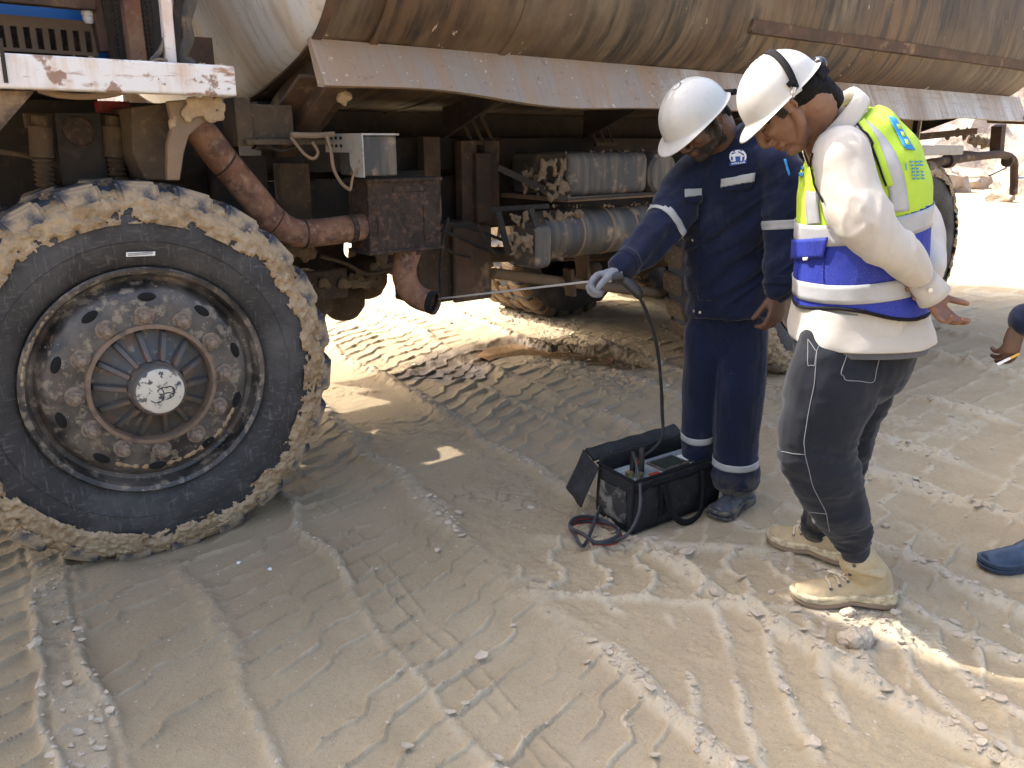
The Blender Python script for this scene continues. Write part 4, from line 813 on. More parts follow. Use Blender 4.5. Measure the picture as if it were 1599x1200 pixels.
def hand(mb, wrist, d, nrm, curls=(35, 35, 38, 42), L=.185, thumb=1, spread=.10, tcurl=20, topen=38, w=.9, fr=.0088):
    """a palm, four unequal fingers with three bends, a thumb from the side of the palm; returns nail spots"""
    d = Vector(d).normalized(); nrm = Vector(nrm); nrm = (nrm-d*nrm.dot(d)).normalized(); s = d.cross(nrm)*thumb
    wrist = Vector(wrist); k = L/.185; W = .040*w*k; tips = []
    chain(mb, [wrist-d*.02*k, wrist+d*.012*k, wrist+d*.045*k, wrist+d*.080*k, wrist+d*.095*k], [(.026*k, .019*k), (.029*k, .018*k), (W, .0155*k), (W*1.0, .0135*k), (W*.92, .011*k)], side=s, smooth=3)
    chain(mb, [wrist+d*.02*k+s*.018*k+nrm*.008*k, wrist+d*.05*k+s*.026*k+nrm*.010*k], [.014*k, .012*k], side=s, smooth=0)
    chain(mb, [wrist+d*.02*k-s*.020*k+nrm*.007*k, wrist+d*.06*k-s*.024*k+nrm*.007*k], [.011*k, .010*k], side=s, smooth=0)
    for i, (off, ln, cu) in enumerate(zip((.031, .0105, -.0105, -.030), (.074, .082, .076, .060), curls)):
        b0 = wrist+d*(.086-.003*abs(i-1)-(.006 if i == 3 else 0))*k+s*off*w*1.0*k; dd = (d+s*spread*(1.5-i)*.6).normalized(); ax = dd.cross(nrm).normalized(); ang = 0; p = b0; pts = [b0-dd*.02*k, b0]; rr = [fr*1.05*k, fr*1.08*k]
        for sg, fr_ in zip((.44, .31, .25), (.55, 1.0, .75)):
            ang += R(cu)*fr_; q = dd*math.cos(ang)+nrm*math.sin(ang); p = p+q*ln*sg*k; pts.append(p); rr.append(fr*(1.0, .93, .82)[(.44, .31, .25).index(sg)]*k)
        chain(mb, pts, rr, side=ax, seg=12, smooth=2); tips.append((pts[-1], (pts[-1]-pts[-2]).normalized(), q.cross(ax)))
    t0 = wrist+d*.022*k+s*.024*k+nrm*.006*k; td = (d*math.cos(R(topen))+s*math.sin(R(topen))+nrm*.35).normalized(); t1 = t0+td*.040*k
    td2 = (td*math.cos(R(tcurl))+(d*.5+nrm*.6).normalized()*math.sin(R(tcurl))).normalized(); t2 = t1+td2*.030*k; td3 = (td2*math.cos(R(tcurl))+(d*.4+nrm*.5).normalized()*math.sin(R(tcurl))).normalized()
    chain(mb, [t0, t1, t2, t2+td3*.022*k], [.0145*k, .0118*k, .0105*k, .0088*k], side=nrm, seg=12, smooth=2)
    return tips
def head(mb, M, c):
    """adds skull, jaw, nose, lips, ears, closed-down lids; M head frame (x face, z crown)"""
    c = Vector(c); W_ = lambda x, y, z: c+M @ Vector((x, y, z)); yy = M @ Vector((0, 1, 0))
    mb.sphere(c+M @ Vector((-.012, 0, .030)), (.094, .074, .084), M, 24)
    chain(mb, [W_(.020, 0, .015), W_(.030, 0, -.030), W_(.046, 0, -.070), W_(.058, 0, -.086)], [(.063, .066), (.060, .060), (.042, .040), (.024, .024)], side=yy, smooth=4)
    for s in (-1, 1):
        chain(mb, [W_(-.004, s*.058, -.030), W_(.012, s*.050, -.058), W_(.045, s*.026, -.083)], [.016, .015, .014], side=yy, smooth=3)
        mb.sphere(W_(.056, s*.038, -.008), (.026, .021, .022), M, 12)
        chain(mb, [W_(.079, s*.012, .036), W_(.079, s*.030, .039), W_(.066, s*.050, .034)], [.009, .010, .009], side=yy, smooth=2)
        mb.sphere(W_(.073, s*.031, .019), (.014, .0155, .0115), M, 12)
        mb.sphere(W_(.094, s*.0125, -.026), (.010, .0085, .008), M, 10)
        e = W_(-.008, s*.078, .002); ax = M @ Vector((-.25, s*.35, 1)).normalized()
        EM = frame(M @ Vector((1, 0, .22)), ax)
        mb.sphere(e, (.017, .006, .029), EM, 14)
        ring = [e+EM @ Vector((.016*math.cos(a)-(.004 if math.sin(a) < -.3 else 0), s*.008, .031*math.sin(a)*(1 if math.sin(a) > 0 else .95))) for a in np.linspace(-.9, 4.1, 12)]
        mb.tube(ring, .0042, 8)
        mb.sphere(W_(.008, s*.076, -.004), (.006, .005, .008), M, 8)
    chain(mb, [W_(.080, 0, .030), W_(.093, 0, .012), W_(.104, 0, -.008), W_(.104, 0, -.020), W_(.098, 0, -.029)], [(.008, .010), (.0085, .012), (.010, .013), (.0125, .0115), (.010, .007)], side=yy, smooth=4)
    chain(mb, [W_(.082, -.024, -.050), W_(.093, -.010, -.046), W_(.095, 0, -.047), W_(.093, .010, -.046), W_(.082, .024, -.050)], [(.005, .005), (.007, .007), (.0065, .0065), (.007, .007), (.005, .005)], side=(M @ Vector((1, 0, 0))), smooth=2, seg=12)
    chain(mb, [W_(.081, -.020, -.057), W_(.090, 0, -.059), W_(.081, .020, -.057)], [.006, .0085, .006], side=(M @ Vector((1, 0, 0))), smooth=3, seg=12)
    mb.sphere(W_(.082, 0, -.037), (.013, .016, .010), M, 12)
    mb.sphere(W_(.078, 0, -.083), (.018, .020, .016), M, 12)
def head_attrs(o, M, c, beard=0.):
    co = coords(o.data) - np.array(c); Mi = np.array(M.transposed()); L = co @ Mi.T; x, y, z = L[:, 0], L[:, 1], L[:, 2]; near = (np.linalg.norm(co, axis=1) < .16)
    n = fbm(x*90, y*90, z*90, 3, 2)
    brow = np.exp(-((z-.044-.06*0+(np.abs(y)-.03)*.15)/.0055)**2)*smst(.012, .018, np.abs(y))*(1-smst(.050, .060, np.abs(y)))*(x > .05)
    lash = np.exp(-((z-.010+(np.abs(y)-.03)**2*12)/.0028)**2)*smst(.014, .020, np.abs(y))*(1-smst(.044, .050, np.abs(y)))*(x > .05)
    d1 = smst(-.042, -.056, z-(x-.0)*.15+0*y)*(x > -.02)*(1-smst(-.10, -.12, z)); side_ = smst(.052, .060, np.abs(y))*(x > -.005)*(x < .04)*(z < .035)*(z > -.05)
    mouth = np.exp(-((z+.052)/.010)**2)*(np.abs(y) < .024)*(x > .07)
    st = np.exp(-((z+.036)/.008)**2)*(np.abs(y) < .03)*(x > .07)
    b = np.clip(np.maximum(np.maximum(d1*(1-mouth*.9), side_), st)*(.6+.8*n), 0, 1)*beard*near
    t1 = smst(.026, .034, z+(n-.5)*.012)*(1-smst(.054, .062, x+(n-.5)*.01)); t2 = smst(.000, .006, x)*(1-smst(.024, .031, x+(n-.5)*.008))*smst(-.022, -.012, z)*smst(.048, .054, np.abs(y)); tm = np.maximum(t1, t2)*near
    hair = np.maximum(np.maximum(np.maximum(brow, lash*.9)*near, b), tm)
    set_attr(o.data, 'hair', hair); set_attr(o.data, 'lip', mouth*near)
def wraps(amp=.006, fx=(9, 9, 9), seed=0, ex=.35):   # cloth folds: ridged noise, stretched as asked
    def f(co):
        n = fbm(co[:, 0]*fx[0], co[:, 1]*fx[1], co[:, 2]*fx[2], 3, seed); r = 1-np.abs(n*2-1)*2.2
        n2 = fbm(co[:, 0]*fx[0]*2.3, co[:, 1]*fx[1]*2.3, co[:, 2]*fx[2]*2.1, 3, seed+5)
        return amp*(r*.9)+amp*ex*(n2-.5)*2
    return f
def bvh_of(o):
    me = o.data; return BVHTree.FromPolygons([v.co.copy() for v in me.vertices], [tuple(p.vertices) for p in me.polygons])
def grid_obj(name, pts, nu, nv, m, parent, th=.002, closed=False):
    """pts[v][u] (None where nothing was hit) -> thin shell following the cloth"""
    idx = {}; vs = []; fs = []
    for v in range(nv):
        for u in range(nu):
            if pts[v][u] is not None: idx[(u, v)] = len(vs); vs.append(pts[v][u])
    for v in range(nv-1):
        for u in range(nu if closed else nu-1):
            q = [(u, v), ((u+1) % nu, v), ((u+1) % nu, v+1), (u, v+1)]
            if all(k in idx for k in q):
                P4 = [vs[idx[k]] for k in q]
                if max((P4[a]-P4[b]).length for a, b in ((0, 1), (1, 2), (2, 3), (3, 0))) < .09: fs.append([idx[k] for k in q])
    me = D.meshes.new(name); me.from_pydata([v[:] for v in vs], [], fs); me.materials.append(m); me.update(); me.polygons.foreach_set('use_smooth', [True]*len(me.polygons))
    o = D.objects.new(name, me); COL.objects.link(o); o.parent = parent
    s = o.modifiers.new('Solidify', 'SOLIDIFY'); s.thickness = th; s.offset = 0; return o
def pixgrid(bvh, c4, nu, nv, off, maxd=6):
    """patch bounded by four photo corners laid onto the cloth"""
    out = []; c4 = [Vector(c) for c in c4]
    for v in range(nv):
        row = []; tv = v/(nv-1)
        for u in range(nu):
            tu = u/(nu-1); a = c4[0].lerp(c4[1], tu); b = c4[3].lerp(c4[2], tu); q = a.lerp(b, tv); h_ = bvh.ray_cast(CAM, ray(q.x, q.y).normalized(), maxd)
            row.append(h_[0]+h_[1]*off if h_[0] else None)
        out.append(row)
    return out
def decal(name, bvh, c4, m, parent, nu=14, nv=6, off=.002, th=.0016): return grid_obj(name, pixgrid(bvh, c4, nu, nv, off), nu, nv, m, parent, th)
def ribbon(name, bvh, pts, w, m, parent, off=.003, k=8, nv=5, th=.0016):
    p2, _ = spline([Vector((x, y, 0)) for x, y in pts], [0]*len(pts), k); n = len(p2); rows = []
    for v in range(nv):
        row = []
        for i, p in enumerate(p2):
            t = (p2[min(i+1, n-1)]-p2[max(i-1, 0)]).normalized(); nn = Vector((-t.y, t.x, 0)); ww = w if not hasattr(w, '__len__') else w[0]+(w[1]-w[0])*i/(n-1)
            q = p+nn*ww*(v/(nv-1)-.5); h_ = bvh.ray_cast(CAM, ray(q.x, q.y).normalized(), 6); row.append(h_[0]+h_[1]*off if h_[0] else None)
        rows.append(row)
    return grid_obj(name, rows, n, nv, m, parent, th)
def piping(name, bvh, pts, r, m, parent, k=6, off=.0):
    p2, _ = spline([Vector((x, y, 0)) for x, y in pts], [0]*len(pts), k); out = []
    for q in p2:
        h_ = bvh.ray_cast(CAM, ray(q.x, q.y).normalized(), 6)
        if h_[0]: out.append(h_[0]+h_[1]*off)
    b = MB(); b.tube(out, r, 6); return b.obj(name, m, parent)
def band(name, bvh, c, axis, hh, m, parent, R0=.25, n=48, off=.003, ref=(0, 1, 0), th=.002, nv=5, a0=0, a1=2*PI):
    """a strap right round a limb or trunk"""
    c, axis = Vector(c), Vector(axis).normalized(); a = (Vector(ref)-axis*Vector(ref).dot(axis)).normalized(); b_ = axis.cross(a); rows = []; cl = abs(a1-a0-2*PI) < 1e-6
    for v in range(nv):
        row = []
        for i in range(n):
            an = a0+(a1-a0)*i/(n if cl else n-1); d = a*math.cos(an)+b_*math.sin(an); o_ = c+axis*hh*(v/(nv-1)*2-1)
            h_ = bvh.ray_cast(o_, d, R0)
            row.append(h_[0]+d*off if h_[0] else None)
        rows.append(row)
    return grid_obj(name, rows, n, nv, m, parent, th, cl)
skinb = dict(rough=.5, bump=[(120, .12, .002), (600, .15, .0005)], spec=.4)
def skin(name, c, hairc=(.012, .010, .009)):
    m = mat(name, c, layers=[dict(scale=14, lo=.4, hi=.7, c=tuple(q*.72 for q in c), amt=.6), dict(scale=60, lo=.5, hi=.8, c=(c[0]*1.1, c[1]*.9, c[2]*.85), amt=.5), dict(attr='lip', lo=.2, hi=1, c=(c[0]*.75, c[1]*.5, c[2]*.5), amt=.7), dict(attr='hair', lo=.25, hi=.75, c=hairc, amt=.96, r=.8)], **skinb)
    b = m.node_tree.nodes['Principled BSDF']; b.inputs['Subsurface Weight'].default_value = .12; b.inputs['Subsurface Radius'].default_value = (.01, .004, .002); b.inputs['Subsurface Scale'].default_value = .5; return m
m_skinA = skin('brown_skin', (.125, .064, .042)); m_skinB = skin('tan_skin', (.205, .105, .065)); m_skinC = skin('dark_brown_skin', (.10, .051, .035))
m_hair = mat('black_hair', (.006, .005, .005), .7, bump=[(260, .8, .004)], spec=.15)
m_helmet = mat('white_helmet_plastic', (.50, .49, .465), .32, layers=[dict(scale=9, lo=.5, hi=.75, c=(.44, .41, .35), amt=.45), dict(scale=40, lo=.56, hi=.66, c=(.40, .37, .31), amt=.3), dict(scale=70, lo=.68, hi=.72, c=(.45, .4, .34), amt=.5)], bump=(9, .03, .01), coat=.25)
m_web = mat('black_webbing', (.009, .009, .011), .85, bump=(400, .4, .001), spec=.2); m_strapgrey = mat('grey_plastic', (.42, .44, .46), .4); m_lens = mat('dark_lens', (.02, .022, .03), .12)
def cloth(name, c, c2, rough=.9, dust=None, weave=700, extra=()):
    L = [dict(scale=6, lo=.35, hi=.7, c=c2, amt=.8)]
    if dust: L.append(dict(scale=9, lo=.56, hi=.75, c=dust, amt=.35, stretch=(1, 1, .5))); L.append(dict(scale=60, lo=.66, hi=.72, c=dust, amt=.4))
    L.append(dict(z=1, lo=.20, hi=.03, c=(.22, .18, .12), amt=.7, mask=dict(scale=18, lo=.42, hi=.6)))
    return mat(name, c, rough, layers=L+list(extra), bump=[(30, .25, .006), (weave, .35, .0008)], spec=.2, sheen=.15)
m_navy = cloth('navy_cotton', (.007, .0115, .038), (.0045, .007, .021), dust=(.06, .07, .10)); m_navyd = cloth('navy_trim', (.006, .010, .034), (.004, .006, .02))
m_shirt = cloth('cream_shirt_cotton', (.46, .435, .40), (.40, .36, .31), .85); m_grey = cloth('grey_tee', (.10, .10, .12), (.08, .08, .09))
m_jean = cloth('charcoal_denim', (.013, .0155, .022), (.0065, .008, .012), dust=(.06, .06, .065)); m_jeand = cloth('charcoal_seam', (.02, .022, .03), (.014, .015, .02))
m_stitch = mat('pale_stitching', (.20, .20, .21), .8); m_refl = mat('silver_reflective', (.36, .37, .385), .42, layers=[dict(scale=20, lo=.45, hi=.7, c=(.30, .31, .33), amt=.7)], bump=[(14, .2, .01), (500, .25, .0005)])
m_lime = mat('lime_fabric', (.39, .57, .045), .75, layers=[dict(scale=8, lo=.4, hi=.7, c=(.33, .48, .03), amt=.6)], bump=[(24, .25, .006), (600, .3, .0006)])
m_bluef = mat('royal_blue_mesh_fabric', (.009, .026, .30), .7, layers=[dict(scale=7, lo=.4, hi=.7, c=(.007, .017, .22), amt=.8), dict(scale=230, type='voronoi', feature='F1', lo=.32, hi=.12, c=(.10, .13, .38), amt=.7, mask=dict(scale=7, lo=.46, hi=.56))], bump=[(22, .3, .008), (400, .4, .001)])
m_print = mat('blue_print', (.02, .22, .50), .7); m_badgew = mat('badge_white', (.78, .78, .78), .6); m_badgeb = mat('badge_blue', (.02, .07, .30), .6); m_badgeg = mat('badge_green', (.10, .35, .22), .6)
m_btn = mat('cream_button', (.70, .64, .52), .4); m_snap = mat('metal_snap', (.5, .5, .5), .3, 1.)
m_boot = mat('tan_nubuck', (.43, .335, .195), .75, layers=[dict(scale=12, lo=.4, hi=.7, c=(.35, .265, .15), amt=.8), dict(scale=60, lo=.55, hi=.7, c=(.30, .23, .14), amt=.5), dict(z=1, lo=.075, hi=.02, c=(.27, .21, .135), amt=.8, mask=dict(scale=30, lo=.42, hi=.55))], bump=[(40, .2, .003), (300, .2, .0008)]); m_sole = mat('cream_rubber_sole', (.54, .46, .29), .7, layers=[dict(scale=45, lo=.45, hi=.6, c=(.26, .20, .125), amt=.75), dict(z=1, lo=.030, hi=.008, c=(.25, .19, .12), amt=.8)], bump=(80, .2, .002)); m_outsole = mat('brown_outsole', (.24, .17, .11), .85)
m_bboot = mat('dusty_black_leather', (.035, .04, .05), .5, layers=[dict(scale=9, lo=.45, hi=.65, c=(.10, .11, .13), amt=.8), dict(scale=30, lo=.58, hi=.7, c=(.3, .25, .2), amt=.5)], bump=(50, .2, .003)); m_bsole = mat('black_sole', (.03, .035, .045), .8, layers=[dict(scale=24, lo=.42, hi=.6, c=(.20, .16, .11), amt=.8)])
m_blboot = mat('navy_rubber_boot', (.018, .034, .068), .55, layers=[dict(scale=9, lo=.45, hi=.7, c=(.07, .11, .18), amt=.7)], bump=(50, .15, .003))
m_glove = mat('grey_knit_glove', (.20, .21, .235), .9, layers=[dict(scale=30, lo=.4, hi=.7, c=(.14, .15, .17))], bump=(350, .7, .0015)); m_gpalm = mat('light_glove_coating', (.62, .64, .66), .5)
m_lace = mat('cream_laces', (.62, .54, .40), .85, layers=[dict(scale=200, lo=.45, hi=.6, c=(.35, .28, .2), amt=.6)]); m_eye = mat('dark_eyelet', (.10, .08, .07), .4, .6)

def helmet(parent, c, f, up, sc=1.0):
    M = frame(f, up); b = MB(); seg = 64; rings = []; prof_h = [(0.0, 1), (.14, .992), (.3, .955), (.45, .895), (.6, .80), (.74, .675), (.85, .53), (.93, .37), (.975, .2), (1.0, .0), (1.01, -.03)]
    for r_, z_ in prof_h[1:]:
        ring = []
        for k in range(seg):
            a = 2*PI*k/seg; x, y = math.cos(a)*.138*r_, math.sin(a)*.113*r_; rg = .0045*(math.exp(-(y/.012)**2)+.7*math.exp(-((abs(y)-.032)/.009)**2))*smst(.2, .55, np.array(z_))*(1 if abs(x) < .12 else .6)
            ring.append(Vector((x, y, .128*z_+float(rg))))
        rings.append(ring)
    for e, dz in ((.006, -.004), (1., -.0)):
        ring = []
        for k in range(seg):
            a = 2*PI*k/seg; w = .010+.042*max(0, math.cos(a))**1.6+.006*max(0, -math.cos(a)); w = w if e == 1. else .004
            x, y = math.cos(a)*(.139+w), math.sin(a)*(.114+w*.75); z = -.006-(.020*max(0, math.cos(a))**1.6*(w/.05)) if e == 1. else -.006
            ring.append(Vector((x, y, z-.004)))
        rings.append(ring)
    b.rings(rings, False, flip=True); b.add([Vector((0, 0, .1325))]+rings[0], [(0, 1+k, 1+(k+1) % seg) for k in range(seg)])
    b.v = [tuple(M @ (Vector(v)*sc)+Vector(c)) for v in b.v]
    o = b.obj('helmet', m_helmet, parent, auto=60); s = o.modifiers.new('Solidify', 'SOLIDIFY'); s.thickness = .0035; s.offset = -1; ss = o.modifiers.new('Sub', 'SUBSURF'); ss.levels = ss.render_levels = 1
    return o, M
def hx(M, c, sc, *p): return M @ (Vector(p)*sc)+Vector(c)
def hair_cap(parent, M, c, keep, seed=1, grow=1.0):
    b = MB(); b.sphere(Vector(c)+M @ Vector((-.014, 0, .030)), (.099*grow, .080*grow, .088*grow), M, 28)
    chain(b, [Vector(c)+M @ Vector(p) for p in ((-.07, 0, .0), (-.075, 0, -.04), (-.06, 0, -.065))], [(.060, .030), (.052, .026), (.045, .02)], side=M @ Vector((0, 1, 0)))
    Mi = M.transposed()
    return remesh(b, 'hair', m_hair, parent, .004, 2, disp=lambda co: (fbm(co[:, 0]*70, co[:, 1]*70, co[:, 2]*70, 3, seed)-.5)*.006, keep=lambda q: keep(Mi @ (q-Vector(c))))
def boot(parent, heel, toe, ankle_top, style, w=.052, name='boot', tilt=0.):
    """a whole boot from heel to toe; returns the part"""
    heel, toe = Vector(heel), Vector(toe); f = toe-heel; L = f.length; f.normalize(); y = Vector((0, 0, 1)).cross(f).normalized(); z = f.cross(y); W_ = lambda a, b_, c_: heel+f*a*L+y*b_+z*c_
    b = MB(); hs = [(.02, .058, .040), (.10, .082, .041), (.25, .098, .040), (.42, .086, .041), (.58, .060, .045), (.74, .047, .050), (.88, .040, .046), (.965, .034, .034)]
    rings = []
    for a, hgt, wd in hs:
        cz = .022; wd = wd*w/.05; ring = []
        for k in range(20):
            an = 2*PI*k/20; ss_ = math.sin(an); ring.append(W_(a, math.cos(an)*wd*(1 if ss_ < 0 else 1-.25*ss_), cz+(hgt*ss_ if ss_ > 0 else .014*ss_)))
        rings.append(ring)
    b.rings(rings); at = Vector(ankle_top)
    hi = .125 if style == 'tan' else (.15 if style == 'black' else .26)
    chain(b, [W_(.20, 0, .05), W_(.21, 0, .085), W_(.22, 0, hi*.85)+(at-W_(.22, 0, hi))*.5, W_(.22, 0, hi)+(at-W_(.22, 0, hi))], [(.042, .062), (.042, .058), (.046, .058), (.050, .060)], side=y)
    m = {'tan': m_boot, 'black': m_bboot, 'blue': m_blboot}[style]
    o = remesh(b, name, m, parent, .0045, 4, disp=wraps(.0012, (40, 40, 40), 5))
    bv = bvh_of(o); sb = MB(); out = []
    ol = [(-.02, .6), (.0, .85), (.1, 1.0), (.25, .95), (.42, .86), (.58, .98), (.74, 1.12), (.88, 1.02), (.96, .78), (1.0, .45), (1.012, .2)]
    pts = [(a, q*w) for a, q in ol]; loop = [(a, q) for a, q in pts]+[(a, -q) for a, q in pts[::-1]]
    def sheet(z0, z1, e, arch): 
        r0 = []; r1 = []
        for a, q in loop:
            lift = .012*math.exp(-((a-.36)/.10)**2)*arch+.014*smst(.8, 1.02, np.array(a)); r0.append(W_(a, q*e, z0+float(lift))); r1.append(W_(a, q*e*1.0, z1+float(lift)*.6+(.012 if a < .2 and style == 'tan' else 0)))
        return [r0, r1]
    sb.rings(sheet(.012, .034, 1.0, 1)); so_ = sb.obj('sole', {'tan': m_sole, 'black': m_bsole, 'blue': m_blboot}[style], o, bevel=.004); so_.parent = o
    ob_ = MB(); ob_.rings(sheet(-.002, .013, .98, 1)); ob_.obj('outsole', {'tan': m_outsole, 'black': m_bsole, 'blue': m_blboot}[style], o, bevel=.002)
    if style == 'tan':
        for s in (-1, 1):
            for k in range(5):
                a = .62-.070*k; zz = .060+.018*k if k < 3 else .100+.018*(k-3); oo = W_(a+.22, s*.085, zz+.085); dr_ = (W_(a-.06, s*.012, zz-.035)-oo).normalized(); h_ = bv.ray_cast(oo, dr_, .2)
                if h_[0]: e = MB(); e.tube([h_[0]-h_[1]*.002, h_[0]+h_[1]*.003], .0055, 10); e.obj('eyelet', m_eye, o); out.append((s, k, h_[0]))
        for k in range(5):
            pa = [p for s, kk, p in out if kk == k and s == 1]; pb_ = [p for s, kk, p in out if kk == (k) and s == -1]; pc = [p for s, kk, p in out if kk == min(k+1, 4) and s == -1]
            if pa and pb_: lb = MB(); mid = (pa[0]+pb_[0])/2+Vector((0, 0, .020))+f*.01; lb.tube([pa[0], (pa[0]+mid)/2+Vector((0, 0, .008)), mid, (pb_[0]+mid)/2+Vector((0, 0, .008)), pb_[0]], .0032, 6, smooth=4); lb.obj('lace', m_lace, o)
        if out:
            top = [p for s, kk, p in out if kk in (1, 2, 3)]; cc_ = sum(top, Vector())/max(1, len(top))+f*.012+Vector((0, 0, .022)); lb = MB(); rs = random.Random(int(L*1e4))
            for k in range(4):
                a0 = rs.random()*6; lb.tube([cc_+Vector((math.cos(a0+t)*.022*(1+.3*k), math.sin(a0+t)*.018, -.010*t+.012*math.sin(t*1.3))) for t in np.linspace(0, 3.6, 8)], .0032, 6, smooth=2)
            lb.obj('lace_bow', m_lace, o)
        cb = MB()
        chain(cb, [W_(.06, 0, hi-.028)+(at-W_(.22, 0, hi))*.7, W_(.20, 0, hi-.015)+(at-W_(.22, 0, hi))*.8, W_(.36, 0, hi-.004)+(at-W_(.22, 0, hi))*.8], [(.050, .022), (.056, .026), (.046, .020)], side=y)
        remesh(cb, 'collar_pad', m_boot, o, .004, 3)
    return o

# ================================================================== worker in navy coveralls
FA = Vector((-.50, -.86, 0)).normalized(); SA = Vector((.86, -.50, 0)).normalized()
manA = empty('person', (G(1130, 800).x, G(1130, 800).y, 0)); tag(manA, 'man in navy coveralls and white helmet, gloved hand holding a probe into the tailpipe', 'person', 'workers')
manA.location = (0, 0, 0)
hA = P(1093, 191, 2.80); fA = Vector((-.60, -.30, -.74)); MA = frame(fA, (-.2, -.1, 1))
wrA = P(966, 424, 2.70); wlA = P(1219, 448, 2.72)
b = MB(); head(b, MA, hA)
nA = P(1128, 232, 2.90)
chain(b, [hA+MA @ Vector((-.03, 0, -.02)), hA+MA @ Vector((-.045, 0, -.07)), nA, nA+Vector((0, .02, -.06))], [(.055, .058), (.052, .056), (.058, .060), (.07, .06)], side=SA)
chain(b, [nA+Vector((0, 0, -.04)), P(1140, 340, 2.92), P(1137, 500, 2.96)], [.07, .08, .08], side=SA)
chain(b, [P(1085, 270, 2.95), P(1042, 355, 2.84), wrA], [.035, .03, .024]); chain(b, [P(1140, 270, 2.9), P(1085, 270, 2.95)], [.04, .04]); chain(b, [P(1140, 270, 2.9), P(1215, 262, 2.80), P(1226, 360, 2.76), wlA], [.04, .04, .03, .025])
for px in (1102, 1160): chain(b, [P(1137, 500, 2.96), P(px, 530, 2.97), P(px-8, 650, 3.0), P(px-9, 740, 3.03 if px < 1120 else 2.95)], [.05, .05, .04, .03])
tipsL = hand(b, wlA+Vector((0, 0, -.012)), P(1208, 520, 2.70)-wlA, Vector((-.35, .8, .1)), curls=(38, 42, 46, 50), thumb=-1, topen=22, L=.195)
bodyA = remesh(b, 'body', m_skinA, manA, .0032, 3, dec=.5); head_attrs(bodyA, MA, hA, .72)
# the gloved hand
b = MB(); gd = (P(946, 430, 2.68)-wrA).normalized(); 
hand(b, wrA-gd*.01, Vector((-.93, -.12, -.30)), Vector((.10, -.45, -.85)), curls=(62, 66, 70, 74), thumb=1, topen=30, L=.20, fr=.0108, w=1.0, spread=.02)
chain(b, [wrA+Vector((.035, .01, .02)), wrA-gd*.01, wrA+gd*.01], [(.036, .034), (.031, .027), (.033, .024)], side=(0, 1, 0)); glove = remesh(b, 'glove', m_glove, manA, .0034, 3)
# jacket
b = MB()
chain(b, [P(1141, 487, 2.95), P(1140, 455, 2.95), P(1136, 400, 2.94), P(1138, 330, 2.92), P(1146, 270, 2.90), P(1146, 232, 2.90), P(1136, 212, 2.90)], [(.158, .112), (.152, .108), (.150, .108), (.165, .120), (.182, .112), (.120, .085), (.072, .068)], side=SA, seg=28, cap=False)
chain(b, [P(1120, 262, 2.92), P(1085, 275, 2.93), P(1058, 318, 2.88), P(1032, 362, 2.82), P(1000, 395, 2.77), P(974, 417, 2.72)], [(.075, .078), (.078, .080), (.068, .074), (.060, .064), (.052, .054), (.046, .046)], side=(0, 1, 0))
chain(b, [P(1185, 250, 2.86), P(1216, 262, 2.80), P(1226, 310, 2.77), P(1229, 360, 2.76), P(1227, 405, 2.74), P(1222, 448, 2.72)], [(.080, .075), (.080, .074), (.070, .072), (.062, .064), (.060, .060), (.052, .052)], side=(0, 1, 0))
hemA = P(1141, 487, 2.95).z-.004; wristcutA = None
def foldsA(co):
    base = wraps(.0095, (8, 8, 11), 11)(co); ang = co[:, 2]*1.0-co[:, 0]*.9; f2 = fbm(ang*16, co[:, 0]*5, co[:, 1]*5, 3, 19); d_ = np.exp(-((co[:, 2]-1.02)/.22)**2)
    return base+(1-np.abs(f2*2-1)*2.4)*.009*(.4+d_)
jacket = remesh(b, 'jacket', m_navy, manA, .0062, 3, disp=foldsA); bj = bvh_of(jacket)
# collar leaves, chest strips, pocket flaps, badge, snaps
b = MB(); cc_ = P(1137, 212, 2.90)
def collar(cen, side, fwd, rx, ry, hgt, m, parent, name='collar', a0=-2.5, a1=2.5, flare=.018, up=Vector((0, 0, 1)), drop=.03):
    n = 28; vs = []; fs = []
    for i in range(n+1):
        a = a0+(a1-a0)*i/n; dirv = -fwd*math.cos(a)+side*math.sin(a); base = cen-fwd*math.cos(a)*ry+side*math.sin(a)*rx; fr_ = abs(a)/2.5
        d3 = base-up*drop*fr_**2
        vs += [d3, d3+up*hgt*(1-.35*fr_)+dirv*.004, d3+up*(hgt*(1-.35*fr_)-.004)+dirv*.012, d3-up*(.012+.030*fr_**2)+dirv*(flare+.012)]
    for i in range(n):
        for j in range(3): fs.append((i*4+j, (i+1)*4+j, (i+1)*4+j+1, i*4+j+1))
    me = D.meshes.new(name); me.from_pydata([v[:] for v in vs], [], fs); me.materials.append(m); me.update(); me.polygons.foreach_set('use_smooth', [True]*len(fs)); o = D.objects.new(name, me); COL.objects.link(o); o.parent = parent
    s = o.modifiers.new('Solidify', 'SOLIDIFY'); s.thickness = .004; ss = o.modifiers.new('Sub', 'SUBSURF'); ss.levels = ss.render_levels = 1; return o
collar(P(1138, 216, 2.895)+Vector((0, .01, 0)), SA, FA, .078, .078, .045, m_navy, manA, flare=.024)
decal('reflective_strip', bj, [(1069, 296), (1096, 294), (1096, 306), (1069, 309)], m_refl, manA, off=.004)
decal('reflective_strip', bj, [(1127, 280), (1180, 270), (1178, 284), (1126, 293)], m_refl, manA, off=.005)
decal('pocket_flap', bj, [(1126, 292), (1178, 283), (1172, 296), (1128, 299)], m_navyd, manA, off=.005); decal('pocket_flap', bj, [(1069, 308), (1097, 305), (1094, 318), (1071, 318)], m_navyd, manA, off=.004)
